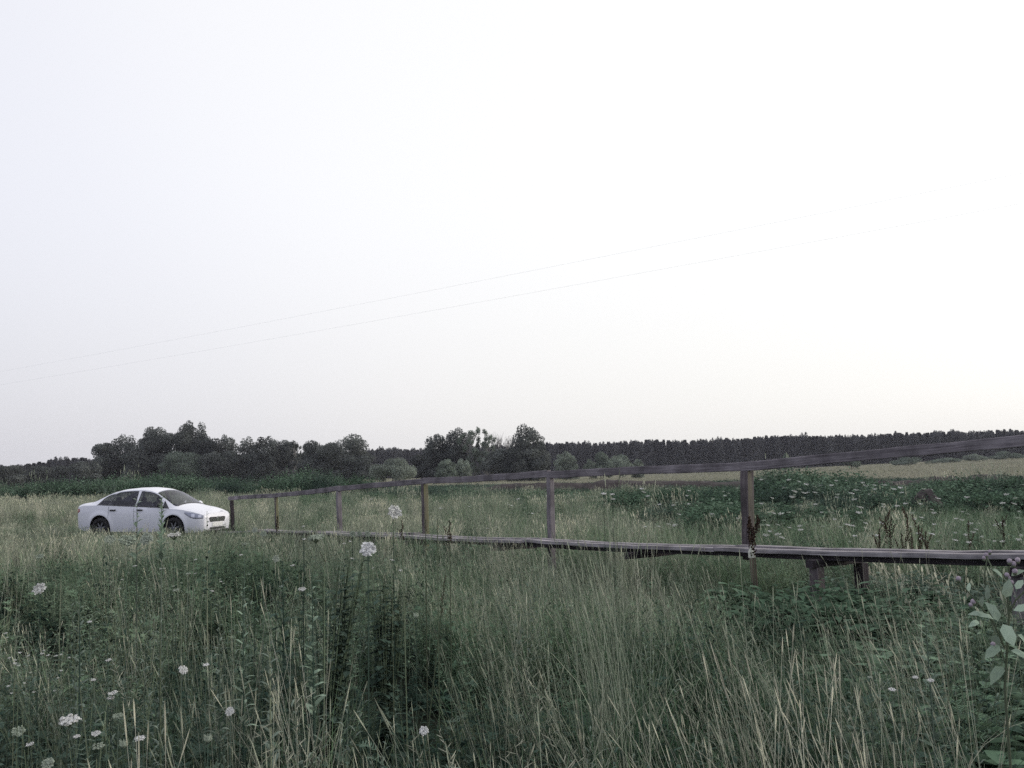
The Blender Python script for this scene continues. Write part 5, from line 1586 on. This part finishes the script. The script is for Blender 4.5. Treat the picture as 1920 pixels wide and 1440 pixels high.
round_bush(610, 1032, 200, 90, 4.9, 'bushy dark round leaved plant below the left deck')
round_bush(725, 1060, 90, 60, 5.3, 'smaller dark round leaved plant right of the largest white umbel')

for (px_, yt_, Y_, lb_, ll_, lw_, n_, m_) in (
    (530, 1050, 4.8, 'bushy weed with pointed leaves left of the round leaved bush', .07, .026, 44, 2),
    (645, 1045, 4.9, 'tall leafy weed between the round leaved bush and the large white umbel', .06, .03, 40, 2),
    (585, 1075, 4.5, 'pale green leafy weed in front of the round leaved bush', .06, .03, 36, 7),
    (455, 1085, 4.4, 'pale leafy weed in the meadow below the left end of the bridge', .055, .02, 40, 7),
    (150, 1120, 4.3, 'leafy weed standing right of the white umbel near the left edge', .06, .02, 40, 4),
    (410, 1130, 4.2, 'grey leafy weed in the middle of the left meadow', .055, .018, 44, 4),
    (1735, 1160, 4.2, 'dark bushy weed low left of the thistle', .07, .03, 40, 2)):
    leafy_stem(px_, yt_, Y_, lb_, ll_, lw_, m_, n_, .5, up=.5, mst=2, width=1.15)
# docks: rusty brown seed stalks
def dock(px, ytop, Y, label, L_=.22, lean_=0.0, br=3, w_=.014, group=None, dark=False):
    p = at(px, ytop, Y); g = float(ground_z(p.x + lean_, p.y)); H = p.z - g
    t = empty('dock', (p.x + lean_, p.y, g), label, 'weed', group)
    s_ = MB(); tip = V((-lean_, 0, H)); s_.tube(lerp(V((0, 0, -.05)), tip, 6), [.0035, .0035, .003, .003, .0025, .002], 4, 1); link('stem', s_.mesh('stem', MP), t)
    b = MB(); d0 = tip.normalized()
    for k in range(br + 1):
        ll = L_ * (1 if k == 0 else rnd.uniform(.4, .7)); b0 = tip - d0 * (L_ if k == 0 else rnd.uniform(.1, .9) * L_ + .02)
        a = rnd.uniform(0, 6.283); dd = d0 if k == 0 else (d0 + V((math.cos(a), math.sin(a), 0)) * .45).normalized()
        nn = int(ll / .0055)
        for j in range(nn):
            pp = b0 + dd * ll * j / nn + V((rnd.uniform(-1, 1), rnd.uniform(-1, 1), rnd.uniform(-.3, .3))) * w_ * (1.1 - .8 * j / nn)
            b.disc(pp, V((rnd.uniform(-1, 1), -1, rnd.uniform(-.5, .5))).normalized(), w_ * .42, 4, 5)
    link('seed_head', b.mesh('seed_head', MP), t)
dock(843, 975, 5.0, 'dark brown seed stalk right of its pair, standing before the deck', .11, br=2, w_=.011)
dock(820, 972, 5.2, 'thin dark seed stalk hooked at its tip before the deck', .08, br=1, w_=.006)
dock(753, 975, 5.0, 'dark curved seed stalk beneath the highest white umbel', .09, .03, br=2, w_=.009)
dock(798, 1003 - 30, 5.4, 'dark seed stalk in front of the fourth railing post', .07, br=1, w_=.007)
dock(835, 1078, 4.3, 'dark leafless stem leaning right below the deck', .16, -.16, br=1, w_=.007)
dock(608, 1025, 4.7, 'thin dark stalk rising from the round leaved bush', .10, br=1, w_=.006)
dock(116, 1015, 6.0, 'single brown stalk in the meadow left of the car', .12, br=0, w_=.006)
dock(520, 967, 12, 'short brown stalk between the first two railing posts', .2, br=0, w_=.02)
for k, (px, yt, Y) in enumerate(((1406, 975, 11.0), (1412, 990, 11.0), (1420, 965, 16))):
    dock(px, yt, Y, ['rusty brown seed stalk hugging the right railing post', 'shorter rusty seed stalk hugging the right railing post', 'pale rusty seed stalk just right of the right railing post'][k], .30, br=2, w_=.03)
for px, yt in ((1660, 968), (1668, 985), (1700, 962), (1708, 990), (1722, 985), (1735, 995), (1648, 1000), (1815, 985), (1880, 975), (1690, 1000)):
    dock(px, yt, rnd.uniform(13, 16), 'rusty brown seed stalk standing in the grass behind the right deck', .40, br=3, w_=.022, group='rusty seed stalks behind the right deck')
dock(150, 1290, 3.4, 'brown leaning stalk in the lower left weeds', .12, .14, br=0, w_=.006)

# woolly burdock / thistle at the right edge
def thistle():
    Y = 3.1; p = at(1886, 1200, Y); g = float(ground_z(p.x, p.y))
    t = empty('thistle', (p.x, p.y, g), 'broad leaved thistle with round woolly buds at the right edge', 'thistle')
    s_ = MB(); O = V((p.x, p.y, g))
    def P(px, py, dy=0): return at(px, py, Y + dy) - O
    base = V((0.0, 0, -.05)); j1 = P(1884, 1290); j2 = P(1892, 1150)
    main = [base, j1, j2, P(1888, 1105), P(1892, 1062)]
    s_.tube(main, [.0045, .004, .0035, .003, .0025], 6, 1)
    arms = [[P(1884, 1215, -.02), P(1862, 1165, -.05), P(1828, 1125, -.06), P(1797, 1088, -.06)], [P(1884, 1240, .0), P(1860, 1170, .06), P(1846, 1080, .05), P(1852, 1040, .05)], [j2, P(1905, 1125, 0), P(1930, 1100, 0)], [j2, P(1872, 1090, .03), P(1858, 1060, .03), P(1849, 1042, .03)]]
    for a in arms: s_.tube(a, [.003, .0027, .0023, .002][:len(a)], 5, 1)
    link('stem', s_.mesh('stem', MP), t)
    lf = MB()
    spec = [(1886, 1120, .1, 1.0, .075, .05), (1880, 1085, -.6, .8, .06, .034), (1896, 1080, .9, .5, .06, .03), (1872, 1165, -.4, 1, .085, .055), (1880, 1170, .3, -1, .09, .065), (1862, 1160, -1, .4, .07, .034), (1900, 1145, 1.2, .3, .10, .045), (1850, 1155, -.9, .25, .07, .035), (1838, 1140, .2, 1.0, .05, .022), (1866, 1190, -.2, -.9, .07, .045), (1905, 1105, .8, .9, .05, .035), (1874, 1210, -.8, -.5, .08, .05), (1895, 1220, .8, -.3, .09, .05), (1880, 1250, -.6, -.4, .09, .055), (1835, 1165, -.9, -.2, .06, .03), (1815, 1110, .3, 1, .04, .02), (1850, 1125, .2, 1, .06, .028), (1908, 1190, .6, -.6, .07, .045)]
    for (px, py, dx, dz, ll, lw_) in spec:
        lf.leaf(P(px, py, rnd.uniform(-.06, .03)), V((dx, rnd.uniform(-.6, .2), dz)), V((rnd.uniform(-.5, .5), -.8, .9)), ll * .78, lw_ * .72, 7, droop=rnd.uniform(.0, .35))
    link('leaves', lf.mesh('leaves', MP), t)
    bmats = [M_lilac, M_stem]
    for (px, py, r_) in ((1908, 1050, .0085), (1893, 1052, .0085), (1900, 1057, .009), (1903, 1071, .009), (1888, 1078, .008), (1896, 1092, .008), (1891, 1083, .007), (1797, 1085, .0085), (1825, 1128, .009), (1820, 1134, .007), (1849, 1040, .007), (1856, 1034, .006), (1845, 1046, .006), (1862, 1208, .008)):
        b = MB(); b.ball(P(px, py, -.02), r_, 8, 0, .6); b.ball(P(px, py + 4, -.02), r_ * .8, 8, 1, .4)
        link('flower_bud', b.mesh('flower_bud', bmats, True), t)
thistle()

# tall pale stalks that stand out of the meadow, each clump a thing of its own
def stalk_clump(px, ytop, Y, n, rad_, label, wd=.0021, head=.07, lean_=(0, .12), spread=.75):
    p = at(px, ytop, Y); g = float(ground_z(p.x, p.y)); H = p.z - g
    t = empty('grass_tuft', (p.x, p.y, g), label, 'grass tuft')
    b = seed_stalks(n, rad_, H * spread, H, wd, head, mi=1, wind=.4, lean_=lean_); link('stalks', b.mesh('stalks', MG), t)
    b = tuft_blades(n, rad_, H * .3, H * .55, .005); link('blades', b.mesh('blades', MG), t)
stalk_clump(1150, 900, 4.6, 34, .16, 'tall pale grass stalks crossing the deck between the middle and right posts', lean_=(0, .06), spread=.6)
stalk_clump(1120, 950, 4.9, 26, .20, 'slightly shorter pale stalks left of the tallest ones', lean_=(0, .12), spread=.6)
stalk_clump(1470, 1190, 3.2, 20, .12, 'dense bundle of pale dry stalks leaning at the lower right', wd=.0019, lean_=(.0, .10))
stalk_clump(1405, 1040, 4.5, 14, .12, 'tall dry stalks in front of the sharpened stake', lean_=(0, .2), spread=.6)
stalk_clump(1590, 1040, 5.2, 12, .18, 'tall dry stalks in front of the dark bridge support', lean_=(.05, .3), spread=.6)
stalk_clump(270, 1296, 2.7, 7, .05, 'stiff pale seed spikes at the lower left', wd=.0022, head=.09, lean_=(0, .05))
stalk_clump(340, 1350, 2.6, 5, .04, 'short stiff pale seed spikes left of the bottom middle', wd=.0022, head=.08, lean_=(0, .12))
stalk_clump(555, 1225, 3.1, 14, .10, 'pale stalks with narrow spikes left of middle', wd=.0019, head=.08, lean_=(0, .1))
stalk_clump(1010, 1330, 2.7, 14, .12, 'pale stalks leaning left at the bottom middle', wd=.0019, head=.08, lean_=(.1, .5))
stalk_clump(1700, 1330, 2.9, 9, .12, 'sparse dry stalks leaning left at the bottom right', lean_=(.1, .4))

# ------------------------------------------------------------------ haze
def haze():
    x0, x1, y0, y1, z0, z1 = -420, 520, -12, 420, -2.0, 17.5
    me = bpy.data.meshes.new('haze')
    vs_ = [(x, y, z) for x in (x0, x1) for y in (y0, y1) for z in (z0, z1)]
    me.from_pydata(vs_, [], [(0, 1, 3, 2), (4, 6, 7, 5), (0, 4, 5, 1), (2, 3, 7, 6), (0, 2, 6, 4), (1, 5, 7, 3)]); me.update()
    m_, t = mat_base('haze_air')
    pv = N(t, 'ShaderNodeVolumePrincipled'); pv.inputs['Color'].default_value = (.9, .9, 1.0, 1); pv.inputs['Density'].default_value = 0.00022
    o_ = N(t, 'ShaderNodeOutputMaterial'); L(t, pv.outputs[0], o_.inputs['Volume'])
    me.materials.append(m_)
    tag(link('haze', me), 'faint evening haze over the whole meadow', kind='stuff')
USE_HAZE = True
if USE_HAZE: haze()
